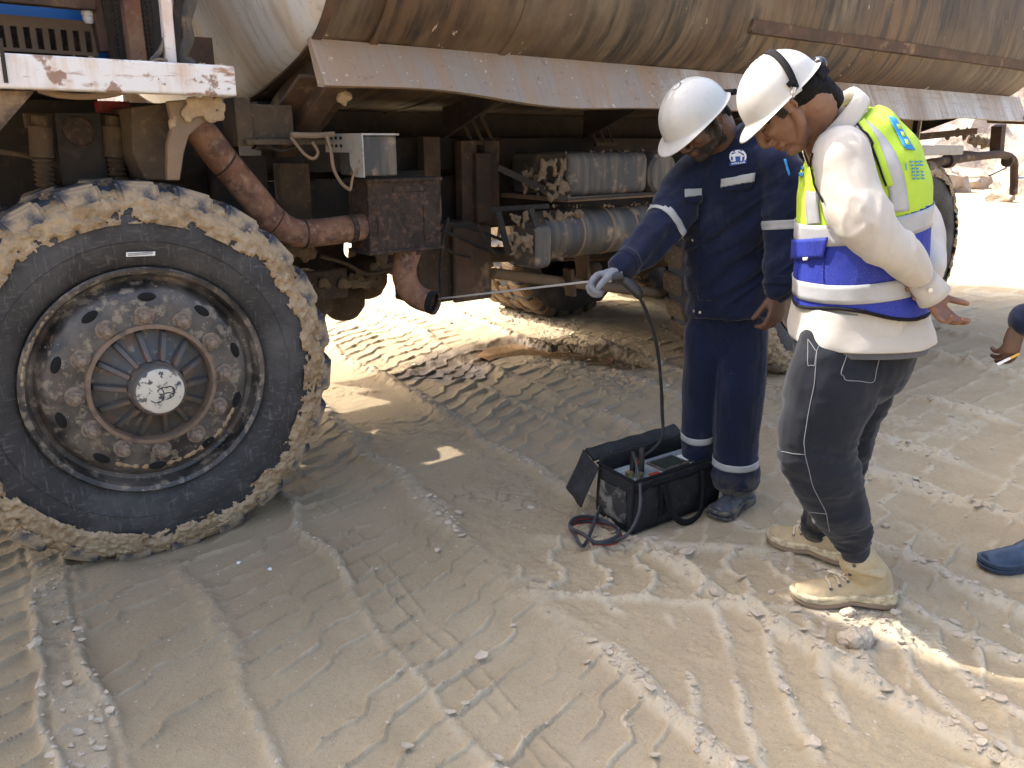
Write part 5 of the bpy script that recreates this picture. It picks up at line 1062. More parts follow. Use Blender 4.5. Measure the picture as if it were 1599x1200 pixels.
piping('seam', bj, [(1103, 250), (1098, 300), (1094, 360), (1090, 420), (1086, 486)], .0016, m_navyd, manA, off=.0005); piping('seam', bj, [(1112, 246), (1106, 300), (1102, 360), (1100, 430), (1098, 488)], .0012, m_navyd, manA, off=.0005)
piping('seam', bj, [(1078, 478), (1110, 488), (1150, 484), (1192, 474)], .0014, m_navyd, manA)
for px, py in ((1083, 375), (1085, 486), (1094, 488)):
    h_ = bj.ray_cast(CAM, ray(px, py).normalized(), 5)
    if h_[0]: b = MB(); b.tube([h_[0], h_[0]+h_[1]*.004], .005, 10); b.obj('snap', m_snap, manA)
def disc_on(bv, cx, cy, rx, ry, m, parent, name, off, a0=0, a1=2*PI, n=22):
    vs = []; h0 = bv.ray_cast(CAM, ray(cx, cy).normalized(), 6)
    if not h0[0]: return
    vs.append(h0[0]+h0[1]*off)
    for k in range(n):
        a = a0+(a1-a0)*k/(n-1 if a1-a0 < 6.2 else n); h_ = bv.ray_cast(CAM, ray(cx+math.cos(a)*rx, cy+math.sin(a)*ry).normalized(), 6); vs.append((h_[0] or h0[0])+(h_[1] or h0[1])*off)
    full_ = a1-a0 > 6.2; b = MB(); b.add(vs, [(0, 1+k, 1+(k+1) % n) for k in range(n if full_ else n-1)]); return b.obj(name, m, parent, False, fix=False)
bd = disc_on(bj, 1153, 246, 13.5, 12, m_badgew, manA, 'badge', .005)
for c4 in ([(1149, 246), (1157, 245), (1157, 254), (1150, 254)], [(1143, 241), (1153, 237), (1154, 239), (1143, 243)], [(1154, 237), (1163, 242), (1163, 244), (1154, 239)], [(1146, 234), (1149, 233), (1149, 237), (1146, 238)], [(1156, 233), (1160, 235), (1160, 238), (1156, 236)], [(1142, 246), (1145, 246), (1145, 252), (1142, 251)], [(1160, 246), (1164, 245), (1163, 251), (1160, 252)]):
    decal('badge_emblem', bj, c4, m_badgeb, bd, 4, 3, off=.0065, th=.0005)
decal('badge_ribbon', bj, [(1140, 254), (1167, 251), (1167, 257), (1139, 261)], m_badgeb, bd, 6, 3, off=.0067, th=.0006)
for k in range(7): decal('badge_letter', bj, [(1143+3.2*k, 256-.4*k), (1145+3.2*k, 255.8-.4*k), (1145+3.2*k, 258-.4*k), (1143+3.2*k, 258.4-.4*k)], m_badgew, bd, 3, 3, off=.0078, th=.0004)
decal('pen', bj, [(1224, 250), (1227, 250), (1234, 275), (1231, 276)], m_print, manA, 3, 8, off=.006, th=.004)
decal('stain', bj, [(1088, 448), (1110, 448), (1112, 470), (1092, 470)], m_navyd, manA, off=.003)
# sleeve bands: right round each sleeve
band('sleeve_band', bj, P(1046, 364, 2.855)+Vector((0, 0, .0)), P(974, 417, 2.72)-P(1070, 318, 2.88), .013, m_refl, manA, R0=.12); band('sleeve_band', bj, P(1227, 351, 2.76), P(1227, 405, 2.74)-P(1228, 320, 2.76), .015, m_refl, manA, R0=.12)
band('cuff', bj, P(1223, 440, 2.722), P(1222, 448, 2.72)-P(1227, 405, 2.74), .016, m_navyd, manA, R0=.1, off=.002); band('cuff', bj, P(980, 412, 2.728), P(974, 417, 2.72)-P(1000, 395, 2.77), .014, m_navyd, manA, R0=.1, off=.002)
# trousers
b = MB(); chain(b, [P(1138, 462, 2.96), P(1136, 500, 2.97), P(1136, 535, 2.98)], [(.135, .10), (.140, .105), (.137, .105)], side=SA, seg=24)
La = [P(1106, 520, 2.99), P(1098, 590, 3.0), P(1093, 650, 3.02), P(1090, 690, 3.03), P(1090, 732, 3.05)]; Ra = [P(1160, 520, 2.94), P(1156, 590, 2.93), P(1152, 650, 2.93), P(1149, 705, 2.94), P(1147, 742, 2.95)]
chain(b, La, [(.085, .088), (.074, .080), (.064, .072), (.058, .068), (.062, .07)], side=(1, 0, 0)); chain(b, Ra, [(.092, .092), (.092, .088), (.090, .084), (.080, .078), (.092, .084)], side=(1, 0, 0))
def foldsT(co):
    g_ = wraps(.007, (9, 9, 7), 31)(co); low = np.exp(-((co[:, 2]-.10)/.12)**2); n = fbm(co[:, 0]*6, co[:, 1]*6, co[:, 2]*34, 3, 37); return g_+(1-np.abs(n*2-1)*2.2)*.010*low
trA = remesh(b, 'trousers', m_navy, manA, .0062, 3, disp=foldsT); bt = bvh_of(trA)
band('leg_band', bt, P(1150, 719, 2.94), P(1147, 768, 2.95)-P(1152, 650, 2.93), .014, m_refl, manA, R0=.16); band('leg_band', bt, P(1091, 678, 3.03), P(1090, 745, 3.05)-P(1093, 650, 3.02), .014, m_refl, manA, R0=.13)
piping('seam', bt, [(1122, 590), (1150, 584), (1190, 586)], .0016, m_navyd, manA); piping('seam', bt, [(1122, 592), (1122, 640), (1124, 668)], .0014, m_navyd, manA); piping('seam', bt, [(1104, 500), (1110, 560), (1114, 620), (1116, 690)], .0016, m_navyd, manA); piping('seam', bt, [(1190, 500), (1189, 560), (1190, 600)], .0012, m_navyd, manA)
bA = G(1160, 798); boot(manA, bA+Vector((.045, .10, .0)), bA+Vector((-.135, -.085, 0)), P(1147, 768, 2.96), 'black', .050)
bA2 = G(1100, 768); boot(manA, bA2+Vector((.05, .07, .0)), bA2+Vector((-.14, -.12, 0)), P(1091, 745, 3.06), 'black', .048)
# helmet and hair
hcA = P(1084, 181, 2.79); helA, MhA = helmet(manA, hcA, Vector((-.70, -.32, -.66)), Vector((-.62, -.25, .75)), .91)
hair_cap(manA, MA, hA, lambda q: q.z > -.01 and (q.x < .01 or q.z > .07) or (q.x < -.045 and q.z > -.05), 3)
b = MB(); b.tube([hx(MhA, hcA, 1, -.128, y, -.012-abs(y)*.05) for y in np.linspace(-.07, .07, 9)], .010, 8); b.obj('helmet_headband', m_web, manA)

# ================================================================== worker in the hi-vis vest
manB = empty('person', (0, 0, 0)); tag(manB, 'man in lime and blue reflective vest with hands behind his back, head bowed', 'person', 'workers')
hB = P(1228, 166, 2.23); MB_ = frame(Vector((-.50, .24, -.83)), (-.8, .25, .6))
wnB = P(1457, 448, 2.10); wfB = P(1446, 428, 2.24)
SB = Vector((0, 1, 0))
b = MB(); head(b, MB_, hB); nB = P(1302, 212, 2.26)
chain(b, [hB+MB_ @ Vector((-.03, 0, .0)), hB+MB_ @ Vector((-.045, 0, -.05)), P(1276, 194, 2.25), nB, P(1315, 260, 2.28)], [(.056, .060), (.054, .056), (.056, .058), (.064, .064), (.07, .06)], side=SB)
chain(b, [nB, P(1342, 330, 2.3), P(1340, 500, 2.3)], [.08, .09, .09], side=SB)
chain(b, [P(1320, 250, 2.25), P(1316, 240, 2.14), P(1352, 352, 2.04), wnB], [.04, .04, .03, .024]); chain(b, [P(1320, 250, 2.30), P(1322, 235, 2.46), P(1440, 345, 2.50), wfB], [.04, .04, .03, .024])
for (k, a, yy) in (((1318, 560), (1325, 800), 2.22), ((1335, 560), (1305, 800), 2.42)): chain(b, [P(1340, 500, 2.3), P(*k, yy), P(1290, 680, yy), P(*a, yy)], [.06, .06, .04, .03])
hand(b, P(1450, 460, 2.09), P(1478, 498, 2.07)-P(1450, 460, 2.09), Vector((.35, -.80, .45)), curls=(28, 36, 46, 54), thumb=-1, topen=32, tcurl=38, L=.150, spread=.06)
hand(b, P(1437, 430, 2.16), P(1396, 440, 2.10)-P(1437, 430, 2.16), Vector((0, -1, .05)), curls=(92, 96, 96, 92), thumb=-1, topen=30, L=.150, fr=.0098)
bodyB = remesh(b, 'body', m_skinB, manB, .0032, 3, dec=.5); head_attrs(bodyB, MB_, hB, .12)
# trunk line in profile: (px, py, half depth in pixels)
trunk = [(1341, 508, 101), (1341, 470, 100), (1341, 430, 98), (1343, 390, 97), (1345, 345, 96), (1346, 300, 94), (1340, 255, 84), (1326, 215, 64), (1312, 190, 40)]
def tpts(extra=0., w=(.190, .186, .182, .180, .182, .192, .200, .165, .085)): return [P(x, y, 2.30) for x, y, _ in trunk], [(w_+extra, r/555.+extra-.022) for (_, _, r), w_ in zip(trunk, w)]
neararm = [(P(1312, 246, 2.22), .062), (P(1313, 240, 2.135), .068), (P(1322, 275, 2.095), .069), (P(1335, 315, 2.065), .070), (P(1352, 348, 2.04), .066), (P(1382, 380, 2.035), .056), (P(1410, 403, 2.05), .049), (P(1432, 425, 2.07), .040)]
fararm = [(P(1315, 236, 2.42), .08), (P(1330, 232, 2.48), .08), (P(1395, 300, 2.52), .07), (P(1436, 350, 2.50), .062), (P(1446, 400, 2.36), .052), (P(1447, 424, 2.26), .046)]
b = MB(); p_, r_ = tpts(); chain(b, p_, r_, side=SB, seg=32, cap=False)
for arm in (neararm, fararm): chain(b, [p for p, _ in arm], [r for _, r in arm], side=(0, 1, 0))
def foldsS(co):
    g_ = wraps(.0035, (7, 7, 7), 51)(co); u_ = co[:, 0]*.75-co[:, 2]*.66; v_ = co[:, 0]*.66+co[:, 2]*.75; n = fbm(u_*9+v_*7, co[:, 1]*4, v_*13, 3, 57); arm_ = 1-smst(2.12, 2.18, co[:, 1]); el = np.exp(-((co[:, 2]-1.22)/.10)**2); return g_+np.clip(1-np.abs(n*2-1)*4, -.3, 1)*(.004+.004*el)*arm_
shirt = remesh(b, 'shirt', m_shirt, manB, .006, 3, disp=foldsS); bs = bvh_of(shirt)
# shirt tail below the vest, grey tee under it
def skirtloft(name, m, rows, th, parent):
    n = 56; vs = []; fs = []
    for j, (x, y, rp, wd) in enumerate(rows):
        c_ = P(x, y, 2.30)
        for k in range(n):
            a = 2*PI*k/n; wob = 1+.018*math.sin(a*5+j)+.012*math.sin(a*9+2*j); tilt = math.cos(a)*(.0 if j == 0 else .010)
            ca_, sa_ = math.cos(a), math.sin(a); ca_ = math.copysign(abs(ca_)**.72, ca_); sa_ = math.copysign(abs(sa_)**.72, sa_); vs.append(c_+Vector((ca_*rp/555.*wob, sa_*wd*wob, tilt)))
    for j in range(len(rows)-1):
        for k in range(n): k2 = (k+1) % n; fs.append((j*n+k, j*n+k2, (j+1)*n+k2, (j+1)*n+k))
    me = D.meshes.new(name); me.from_pydata([v[:] for v in vs], [], fs); me.materials.append(m); me.update(); me.polygons.foreach_set('use_smooth', [True]*len(fs)); o = D.objects.new(name, me); COL.objects.link(o); o.parent = parent
    s = o.modifiers.new('Solidify', 'SOLIDIFY'); s.thickness = th; ss = o.modifiers.new('Sub', 'SUBSURF'); ss.levels = ss.render_levels = 1; return o
tail = skirtloft('shirt_tail', m_shirt, [(1341, 472, 94, .170), (1341, 492, 96, .178), (1341, 512, 102, .196), (1340, 526, 102, .200)], .004, manB)
tee = skirtloft('tee_hem', m_grey, [(1341, 500, 94, .180), (1341, 522, 97, .190), (1340, 536, 96, .190)], .004, manB)
btl = bvh_of(tail); decal('hem_tab', btl, [(1296, 508), (1352, 509), (1352, 519), (1296, 516)], m_shirt, manB, off=.006)
for px in (1327, 1352):
    h_ = btl.ray_cast(CAM, ray(px, 514).normalized(), 5)
    if h_[0]: b = MB(); b.tube([h_[0]+h_[1]*.006, h_[0]+h_[1]*.012], .0085, 16); b.obj('button', m_btn, manB)
# vest: a shell round the trunk only
b = MB(); p_, r_ = tpts(.017); r_[-1] = (.105, .085); chain(b, p_, r_, side=SB, seg=40, cap=False)
vest = remesh(b, 'vest', [m_lime, m_bluef], manB, .006, 3, disp=wraps(.0045, (9, 9, 10), 71))
def pix(v):
    d = v-CAM; dep = d.y*cp-d.z*sp_; up_ = d.y*sp_+d.z*cp; return 800+F*d.x/dep, 600-F*up_/dep
def hem_y(x): return float(np.interp(x, [1238, 1262, 1300, 1335, 1355, 1385, 1415, 1445], [514, 498, 481, 478, 485, 493, 494, 490]))
def bandline(x): return float(np.interp(x, [1243, 1300, 1350, 1400, 1440], [364, 356, 345, 332, 322]))
bm = bmesh.new(); bm.from_mesh(vest.data); dl = []
for f in bm.faces:
    c_ = f.calc_center_median(); x_, y_ = pix(Vector((c_.x, 2.30-abs(c_.y-2.30), c_.z)) if True else c_); xx_, yy_ = pix(Vector((c_.x, 2.16, c_.z)))
    if yy_ > hem_y(xx_)+0: dl.append(f); continue
    axn = (Vector((c_.x, 2.3, c_.z))-P(1312, 196, 2.30))
    if c_.z > P(1312, 205, 2.30).z and Vector((axn.x, c_.y-2.30, 0)).length < .098: dl.append(f); continue
    f.material_index = 1 if yy_ > bandline(xx_) else 0
bmesh.ops.delete(bm, geom=dl, context='FACES'); bm.to_mesh(vest.data); bm.free()
bv = bvh_of(vest); s = vest.modifiers.new('Solidify', 'SOLIDIFY'); s.thickness = .003
def vband(y0, y1, hh, name='reflective_band'):
    a = P(1243, y0, 2.30); c_ = P(1440, y1, 2.30); ax = (c_-a).normalized().cross(SB); return band(name, bv, (a+c_)/2, ax, hh, m_refl, manB, R0=.32, n=90, off=.004)
vband(366, 326, .028); vband(451, 420, .026)
ribbon('reflective_band', bv, [(1272, 300), (1270, 320), (1273, 350)], 20, m_refl, manB, off=.004)
ribbon('reflective_band', bv, [(1340, 193), (1358, 206), (1382, 236), (1398, 278), (1405, 330)], [18, 28], m_refl, manB, off=.004)
def bvh_two(*os):
    V_, F_ = [], []
    for o_ in os: n0 = len(V_); V_ += [v.co.copy() for v in o_.data.vertices]; F_ += [tuple(q+n0 for q in p.vertices) for p in o_.data.polygons]
    return BVHTree.FromPolygons(V_, F_)
b2 = bvh_two(shirt, vest)
ribbon('vest_edge', b2, [(1322, 179), (1334, 183), (1346, 191), (1364, 218), (1378, 252), (1390, 290)], [12, 10], m_lime, manB, off=.006)
piping('vest_piping', b2, [(1272, 240), (1269, 262), (1276, 290), (1288, 316)], .0026, m_web, manB, off=.005)
piping('vest_piping', b2, [(1318, 184), (1330, 189), (1340, 196), (1357, 221), (1371, 254), (1384, 290)], .0028, m_web, manB, off=.006)
def hemtube(name, bv_, r):
    pts = []
    for a in np.linspace(0, 2*PI, 70, endpoint=False):
        d_ = Vector((-math.cos(a), -math.sin(a), 0)); c0 = P(1341, 470, 2.30); lo_ = None
        for zz in np.linspace(-.14, .10, 60):
            o_ = c0+Vector((0, 0, float(zz))); h_ = bv_.ray_cast(o_, d_, .4)
            if h_[0]: lo_ = h_[0]; break
        if lo_: pts.append(lo_)
    zz_ = np.array([p.z for p in pts]); k_ = 7; zs = np.convolve(np.concatenate([zz_[-k_:], zz_, zz_[:k_]]), np.ones(k_)/k_, 'same')[k_:-k_]
    pts = [Vector((p.x, p.y, float(z)-.002)) for p, z in zip(pts, zs)]
    pts.append(pts[0]); b = MB(); b.tube(pts, r, 6, cap=False); return b.obj(name, m_web, manB)
hemtube('hem_piping', bv, .0055)
decal('vest_pocket', bv, [(1243, 374), (1297, 370), (1290, 402), (1241, 405)], m_bluef, manB, off=.010, th=.004); decal('pocket_tag', bv, [(1261, 402), (1268, 401), (1267, 406), (1261, 407)], m_badgew, manB, 3, 3, off=.013)
piping('seam', bv, [(1290, 402), (1287, 420), (1289, 470)], .0016, m_bluef, manB, off=.002); piping('seam', bv, [(1246, 404), (1246, 470), (1248, 500)], .0016, m_bluef, manB, off=.002)
# print on the back and chest
decal('back_print', bv, [(1386, 184), (1397, 186), (1428, 236), (1412, 234)], m_print, manB, 5, 8, off=.004, th=.0008)
for k in range(3): x0, y0 = 1398+6.5*k, 196+12*k; decal('print_letter', bv, [(x0, y0), (x0+5, y0+1), (x0+8, y0+8), (x0+3, y0+8)], m_lime, manB, 3, 3, off=.0055, th=.0006)
rs = random.Random(4)
for r0 in range(6):
    for k in range(3):
        x0, y0 = 1420+k*7+r0*.6+rs.random(), 252+r0*5.2
        if rs.random() < .85: decal('print_letter', bv, [(x0, y0), (x0+rs.uniform(3, 5.5), y0), (x0+rs.uniform(3, 5), y0+2.6), (x0, y0+2.4)], m_print, manB, 3, 3, off=.004, th=.0006)
piping('print_line', bv, [(1413, 255), (1414, 266)], .0012, m_print, manB, 3, off=.004)
for (x0, y0, x1, y1) in ((1252, 244, 1258, 256), (1251, 260, 1257, 266), (1250, 270, 1256, 276)): decal('chest_print', bv, [(x0, y0), (x1, y0), (x1, y1), (x0, y1)], m_print, manB, 3, 4, off=.004, th=.0008)
collar(P(1296, 188, 2.275), SB, Vector((-.80, 0, -.60)).normalized(), .084, .084, .038, m_shirt, manB, flare=.010, up=Vector((-.60, 0, .80)), drop=.035, a0=-2.9, a1=2.9)
# shirt details: cuff with button, opened slit, pocket corner

b = MB(); cf = P(1445, 444, 2.085); cd = (P(1470, 470, 2.08)-P(1440, 430, 2.08)).normalized()
n = 30; vs = []; fs = []
for j in range(4):
    for k in range(n): a = 2*PI*k/n; s_ = cd.cross(Vector((0, 1, 0))).normalized(); rr = .036+.0028*j; vs.append(cf+cd*(.022*j-.02)+(s_*math.cos(a)*rr+Vector((0, 1, 0))*math.sin(a)*rr*.92))
for j in range(3):
    for k in range(n): k2 = (k+1) % n; fs.append((j*n+k, j*n+k2, (j+1)*n+k2, (j+1)*n+k))
b.add(vs, fs); o = b.obj('shirt_cuff', m_shirt, manB); s = o.modifiers.new('Solidify', 'SOLIDIFY'); s.thickness = .003
h_ = CAM+ray(1452, 453)*((2.045)/ray(1452, 453).y); b = MB(); b.tube([h_+Vector((0, -.0, 0)), h_+Vector((0, -.006, 0))], .006, 14); b.obj('button', m_btn, manB)
# trousers in charcoal work denim
b = MB(); chain(b, [P(1340, 490, 2.31), P(1336, 525, 2.31), P(1330, 560, 2.31)], [(.172, .160), (.175, .168), (.175, .160)], side=SB, seg=26)
NL = [P(1322, 552, 2.228), P(1302, 600, 2.20), P(1284, 660, 2.19), P(1279, 700, 2.19), P(1291, 748, 2.20), P(1312, 796, 2.22), P(1328, 828, 2.24), P(1332, 842, 2.245)]
chain(b, NL, [(.098, .140), (.095, .132), (.084, .118), (.080, .110), (.076, .098), (.068, .078), (.052, .056), (.046, .048)], side=SB, seg=24)
FL = [P(1350, 545, 2.42), P(1338, 610, 2.44), P(1322, 670, 2.46), P(1312, 730, 2.50), P(1290, 790, 2.56), P(1278, 825, 2.58)]
chain(b, FL, [(.095, .125), (.088, .108), (.078, .090), (.070, .078), (.062, .066), (.05, .052)], side=SB, seg=22)
def foldsJ(co):
    g_ = wraps(.008, (7, 7, 10), 81)(co); low = 1-smst(.18, .42, co[:, 2]); n = fbm(co[:, 0]*7, co[:, 1]*7, co[:, 2]*30, 3, 87); kn = np.exp(-((co[:, 2]-.50)/.10)**2); return g_+(1-np.abs(n*2-1)*2.4)*.011*np.maximum(low, kn*.8)
jeans = remesh(b, 'trousers', m_jean, manB, .006, 3, disp=foldsJ); bq = bvh_of(jeans)
for pts in ([(1262, 530), (1275, 548), (1284, 532)], [(1262, 530), (1262, 570), (1272, 571), (1276, 548)], [(1276, 548), (1272, 600), (1262, 650), (1256, 690), (1258, 712), (1270, 760), (1290, 800), (1296, 830)], [(1330, 533), (1314, 582), (1322, 594), (1364, 597), (1374, 560)], [(1347, 532), (1365, 542), (1395, 538), (1412, 532)], [(1221, 705), (1240, 709), (1258, 710)], [(1264, 800), (1292, 803)]):
    p2 = []
    for i in range(len(pts)-1): p2 += [pts[i], ((pts[i][0]+pts[i+1][0])/2, (pts[i][1]+pts[i+1][1])/2)]
    piping('stitching', bq, p2+[pts[-1]], .0011, m_stitch, manB, k=4, off=.0005)
b = MB(); pc = [P(1331, 838, 2.243), P(1334, 850, 2.245), P(1336, 860, 2.245), P(1337, 869, 2.245)]; chain(b, pc, [.049, .046, .044, .042], side=SB, cap=False); b.obj('ribbed_cuff', m_jeand, manB)
heel = G(1392, 944); toe = G(1236, 932, .004); boot(manB, Vector((heel.x, heel.y, .012)), Vector((toe.x, toe.y, -.004)), P(1340, 874, 2.25)+Vector((.0, 0, .0)), 'tan', .052)
heel = G(1322, 880, .0); toe = G(1200, 842, .0); boot(manB, Vector((heel.x, heel.y, .010)), Vector((toe.x, toe.y, .002)), P(1283, 822, 2.58), 'tan', .052)
# helmet with strap over the shell, suspension and goggles at the back
HS = .81; hcB = P(1217, 147, 2.22); helB, MhB = helmet(manB, hcB, Vector((-.71, -.08, -.70)), Vector((-.70, 0, .71)), HS)
def over(x0, x1, lift=.004, w=.011, m=m_web, name='helmet_strap'):
    vs = []; n = 26
    for i in range(n):
        a = R(-92)+R(184)*i/(n-1); t = abs(a)/R(92); x = x0+(x1-x0)*(1-math.cos(a))*.5*2 if 0 else x0+(x1-x0)*t**2
        yv, zv = math.sin(a), math.cos(a); sx = math.sqrt(max(.05, 1-(x/.138)**2)); p1 = Vector((x-w, yv*(.1175*sx+lift), zv*(.130*sx+lift)+.0)); p2 = Vector((x+w, yv*(.1175*sx+lift), zv*(.130*sx+lift))); vs.append((hx(MhB, hcB, HS, *p1), hx(MhB, hcB, HS, *p2)))
    b = MB(); fs = [(2*i, 2*i+2, 2*i+3, 2*i+1) for i in range(n-1)]; b.add([q for v in vs for q in v], fs); o = b.obj(name, m, manB); s = o.modifiers.new('Solidify', 'SOLIDIFY'); s.thickness = .003; s.offset = 0; return o
over(-.052, -.005)
for s_ in (-1, 1):
    b = MB(); q = [hx(MhB, hcB, HS, -.004, s_*.124, .004), hx(MhB, hcB, HS, .010, s_*.122, -.006), hx(MhB, hcB, HS, .016, s_*.118, -.016), hx(MhB, hcB, HS, .000, s_*.120, -.010), hx(MhB, hcB, HS, -.010, s_*.122, -.015)]; b.tube(q, [.006, .005, .003, .004, .003], 8); b.obj('strap_clip', m_helmet, manB)
    b = MB(); b.tube([hx(MhB, hcB, HS, -.003, s_*.121, .03), hx(MhB, hcB, HS, -.003, s_*.124, .014)], .009, 8); b.obj('strap_buckle', m_web, manB)
b = MB(); vs = []; fs = []; n = 30
for i in range(n):
    a = R(70)+R(220)*i/(n-1); q = Vector((math.cos(a)*.118, math.sin(a)*.094, -.002-.020*max(0, -math.cos(a)))); vs += [hx(MhB, hcB, HS, q.x, q.y, q.z), hx(MhB, hcB, HS, q.x, q.y, q.z-.020)]
b.add(vs, [(2*i, 2*i+2, 2*i+3, 2*i+1) for i in range(n-1)]); o = b.obj('helmet_headband', m_strapgrey, manB); s = o.modifiers.new('Solidify', 'SOLIDIFY'); s.thickness = .002
b = MB()
for s_ in (-1, 1): b.box((-.02, -.022, -.014), (.02, .022, .014), M=Matrix.Translation(hx(MhB, hcB, HS, -.110, s_*.045, -.036)) @ (MhB @ Matrix.Rotation(s_*.5, 3, 'Z')).to_4x4())
b.obj('ratchet', m_web, manB, bevel=.004)
b = MB(); b.sphere(hx(MhB, hcB, HS, -.146, 0, -.018), (.018, .045, .022), MhB, 16); b.obj('ratchet_knob', m_lens, manB)
b = MB(); b.sphere(hB+MB_ @ Vector((-.014, 0, .030)), (.100, .081, .089), MB_, 28); chain(b, [P(1240, 142, 2.22), P(1268, 146, 2.235), P(1288, 156, 2.245)], [(.078, .060), (.076, .054), (.066, .042)], side=SB)
def keepB(q):
    m_ = Vector((q.x, 2.22-abs(q.y-2.22)*.9, q.z)); x_, y_ = pix(m_); return y_ < np.interp(x_, [1150, 1175, 1190, 1200, 1208, 1216, 1236, 1250, 1275, 1300], [180, 186, 188, 196, 176, 155, 160, 172, 176, 170])
remesh(b, 'hair', m_hair, manB, .004, 2, disp=lambda co: (fbm(co[:, 0]*80, co[:, 1]*80, co[:, 2]*80, 3, 5)-.5)*.006, keep=keepB)

# ================================================================== third person at the right edge of the frame
manC = empty('person', (0, 0, 0)); tag(manC, 'person at the right edge holding a cigarette, only a hand and blue boot in view', 'person', 'workers')
hc = Vector((2.16, 2.40, 1.58)); MC = frame((-.85, -.2, -.4)); wC = P(1592, 506, 2.36)
b = MB(); head(b, MC, hc); chain(b, [hc+Vector((.02, 0, -.02)), Vector((2.2, 2.42, 1.42)), Vector((2.21, 2.43, 1.1)), Vector((2.21, 2.44, .85))], [.055, .06, .08, .09]); chain(b, [Vector((2.2, 2.42, 1.36)), Vector((2.14, 2.22, 1.32)), Vector((1.98, 2.24, 1.04)), wC], [.04, .04, .03, .025]); chain(b, [Vector((2.2, 2.42, 1.36)), Vector((2.2, 2.62, 1.32)), Vector((2.24, 2.66, 1.0)), Vector((2.2, 2.66, .78))], [.04, .04, .03, .025])
for y_ in (2.36, 2.56): chain(b, [Vector((2.21, 2.44, .85)), Vector((2.2, y_, .78)), Vector((2.1 if y_ < 2.5 else 2.22, y_, .12))], [.06, .05, .03])
hand(b, wC+Vector((0, 0, -.004)), Vector((-.16, -.02, -.98)), Vector((-.25, .95, .0)), curls=(28, 34, 42, 50), thumb=1, topen=16, L=.165, spread=.20, fr=.0098); hand(b, Vector((2.2, 2.66, .77)), (0, 0, -1), (-1, 0, 0), L=.185)
bodyC = remesh(b, 'body', m_skinC, manC, .0034, 3, dec=.4); head_attrs(bodyC, MC, hc, .3)
b = MB(); chain(b, [Vector((2.21, 2.44, .80)), Vector((2.21, 2.44, 1.0)), Vector((2.21, 2.43, 1.22)), Vector((2.2, 2.42, 1.36)), Vector((2.19, 2.42, 1.44))], [(.17, .12), (.16, .12), (.185, .13), (.19, .11), (.08, .075)], side=(0, 1, 0), cap=False)
chain(b, [Vector((2.18, 2.26, 1.33)), Vector((2.12, 2.20, 1.28)), Vector((1.98, 2.24, 1.05)), wC+Vector((.015, 0, .012))], [.075, .072, .058, .047]); chain(b, [Vector((2.2, 2.56, 1.33)), Vector((2.22, 2.64, 1.26)), Vector((2.24, 2.66, 1.0)), Vector((2.2, 2.66, .79))], [.075, .07, .058, .047]); remesh(b, 'jacket', m_navy, manC, .008, 3, disp=wraps(.006, (9, 9, 9), 91))
b = MB(); chain(b, [Vector((2.21, 2.44, .92)), Vector((2.21, 2.44, .78))], [(.16, .12), (.16, .12)], side=(0, 1, 0)); chain(b, [Vector((2.2, 2.35, .78)), Vector((2.13, 2.36, .45)), Vector((2.10, 2.37, .14))], [.095, .08, .072]); chain(b, [Vector((2.22, 2.54, .78)), Vector((2.22, 2.56, .45)), Vector((2.24, 2.58, .12))], [.095, .08, .072]); remesh(b, 'trousers', m_navy, manC, .008, 3, disp=wraps(.006, (9, 9, 7), 93))
tc_ = G(1531, 888); boot(manC, Vector((tc_.x+.285, tc_.y+.03, .006)), Vector((tc_.x, tc_.y, .0)), Vector((2.0, 2.44, .25)) if 0 else Vector((tc_.x+.235, tc_.y+.02, .24)), 'blue', .050); boot(manC, Vector((2.30, 2.62, .0)), Vector((2.02, 2.58, .0)), Vector((2.24, 2.58, .24)), 'blue', .05)
hair_cap(manC, MC, hc, lambda q: q.z > .02 and q.x < .05, 9)
cg = MB(); a, c_ = P(1557, 570, 2.335), P(1577, 560, 2.345); cg.tube([a, c_], .0042, 12); e_ = P(1591, 553, 2.352); cig = cg.obj('cigarette', m_badgew, None)
m_filter = mat('cigarette_filter', (.75, .42, .08), .7); f_ = MB(); f_.tube([c_, e_], .0043, 12); f_.obj('filter', m_filter, cig); tag(cig, 'white cigarette with orange filter held at the right edge of the photo', 'cigarette')

# ================================================================== sampling probe and its hose
probe = empty('sampling_probe', (0, 0, 0)); tag(probe, 'thin steel sampling probe with black handle, reaching from the grey glove into the tailpipe', 'probe')
pe = WT(T(668, 469, .25)); ph = P(957, 436, 2.68); m_steel = mat('probe_steel', (.55, .54, .52), .4, .35); m_blackpl = mat('black_plastic', (.018, .018, .02), .45, bump=(90, .15, .002)); m_hose = mat('black_rubber_hose', (.02, .022, .026), .55, layers=[dict(scale=14, lo=.5, hi=.7, c=(.07, .075, .085), amt=.6)])
b = MB(); b.tube([pe, ph], .0042, 10); b.obj('rod', m_steel, probe)
b = MB(); h0, h1 = P(952, 434, 2.665), P(973, 432, 2.66); b.tube([P(946, 433, 2.664), h0, h1], [.010, .0155, .0155], 16); b.obj('collar', m_gpalm, probe)
b = MB(); b.tube([P(955, 434, 2.655), P(964, 433, 2.655), P(973, 432, 2.655)], [.016, .017, .014], 14); b.obj('knob', m_blackpl, probe)
b = MB(); b.tube([P(968, 434, 2.67), P(982, 443, 2.66), P(995, 456, 2.65), P(1000, 466, 2.65)], [.012, .019, .018, .010], 16, smooth=4); b.obj('handle', m_blackpl, probe)
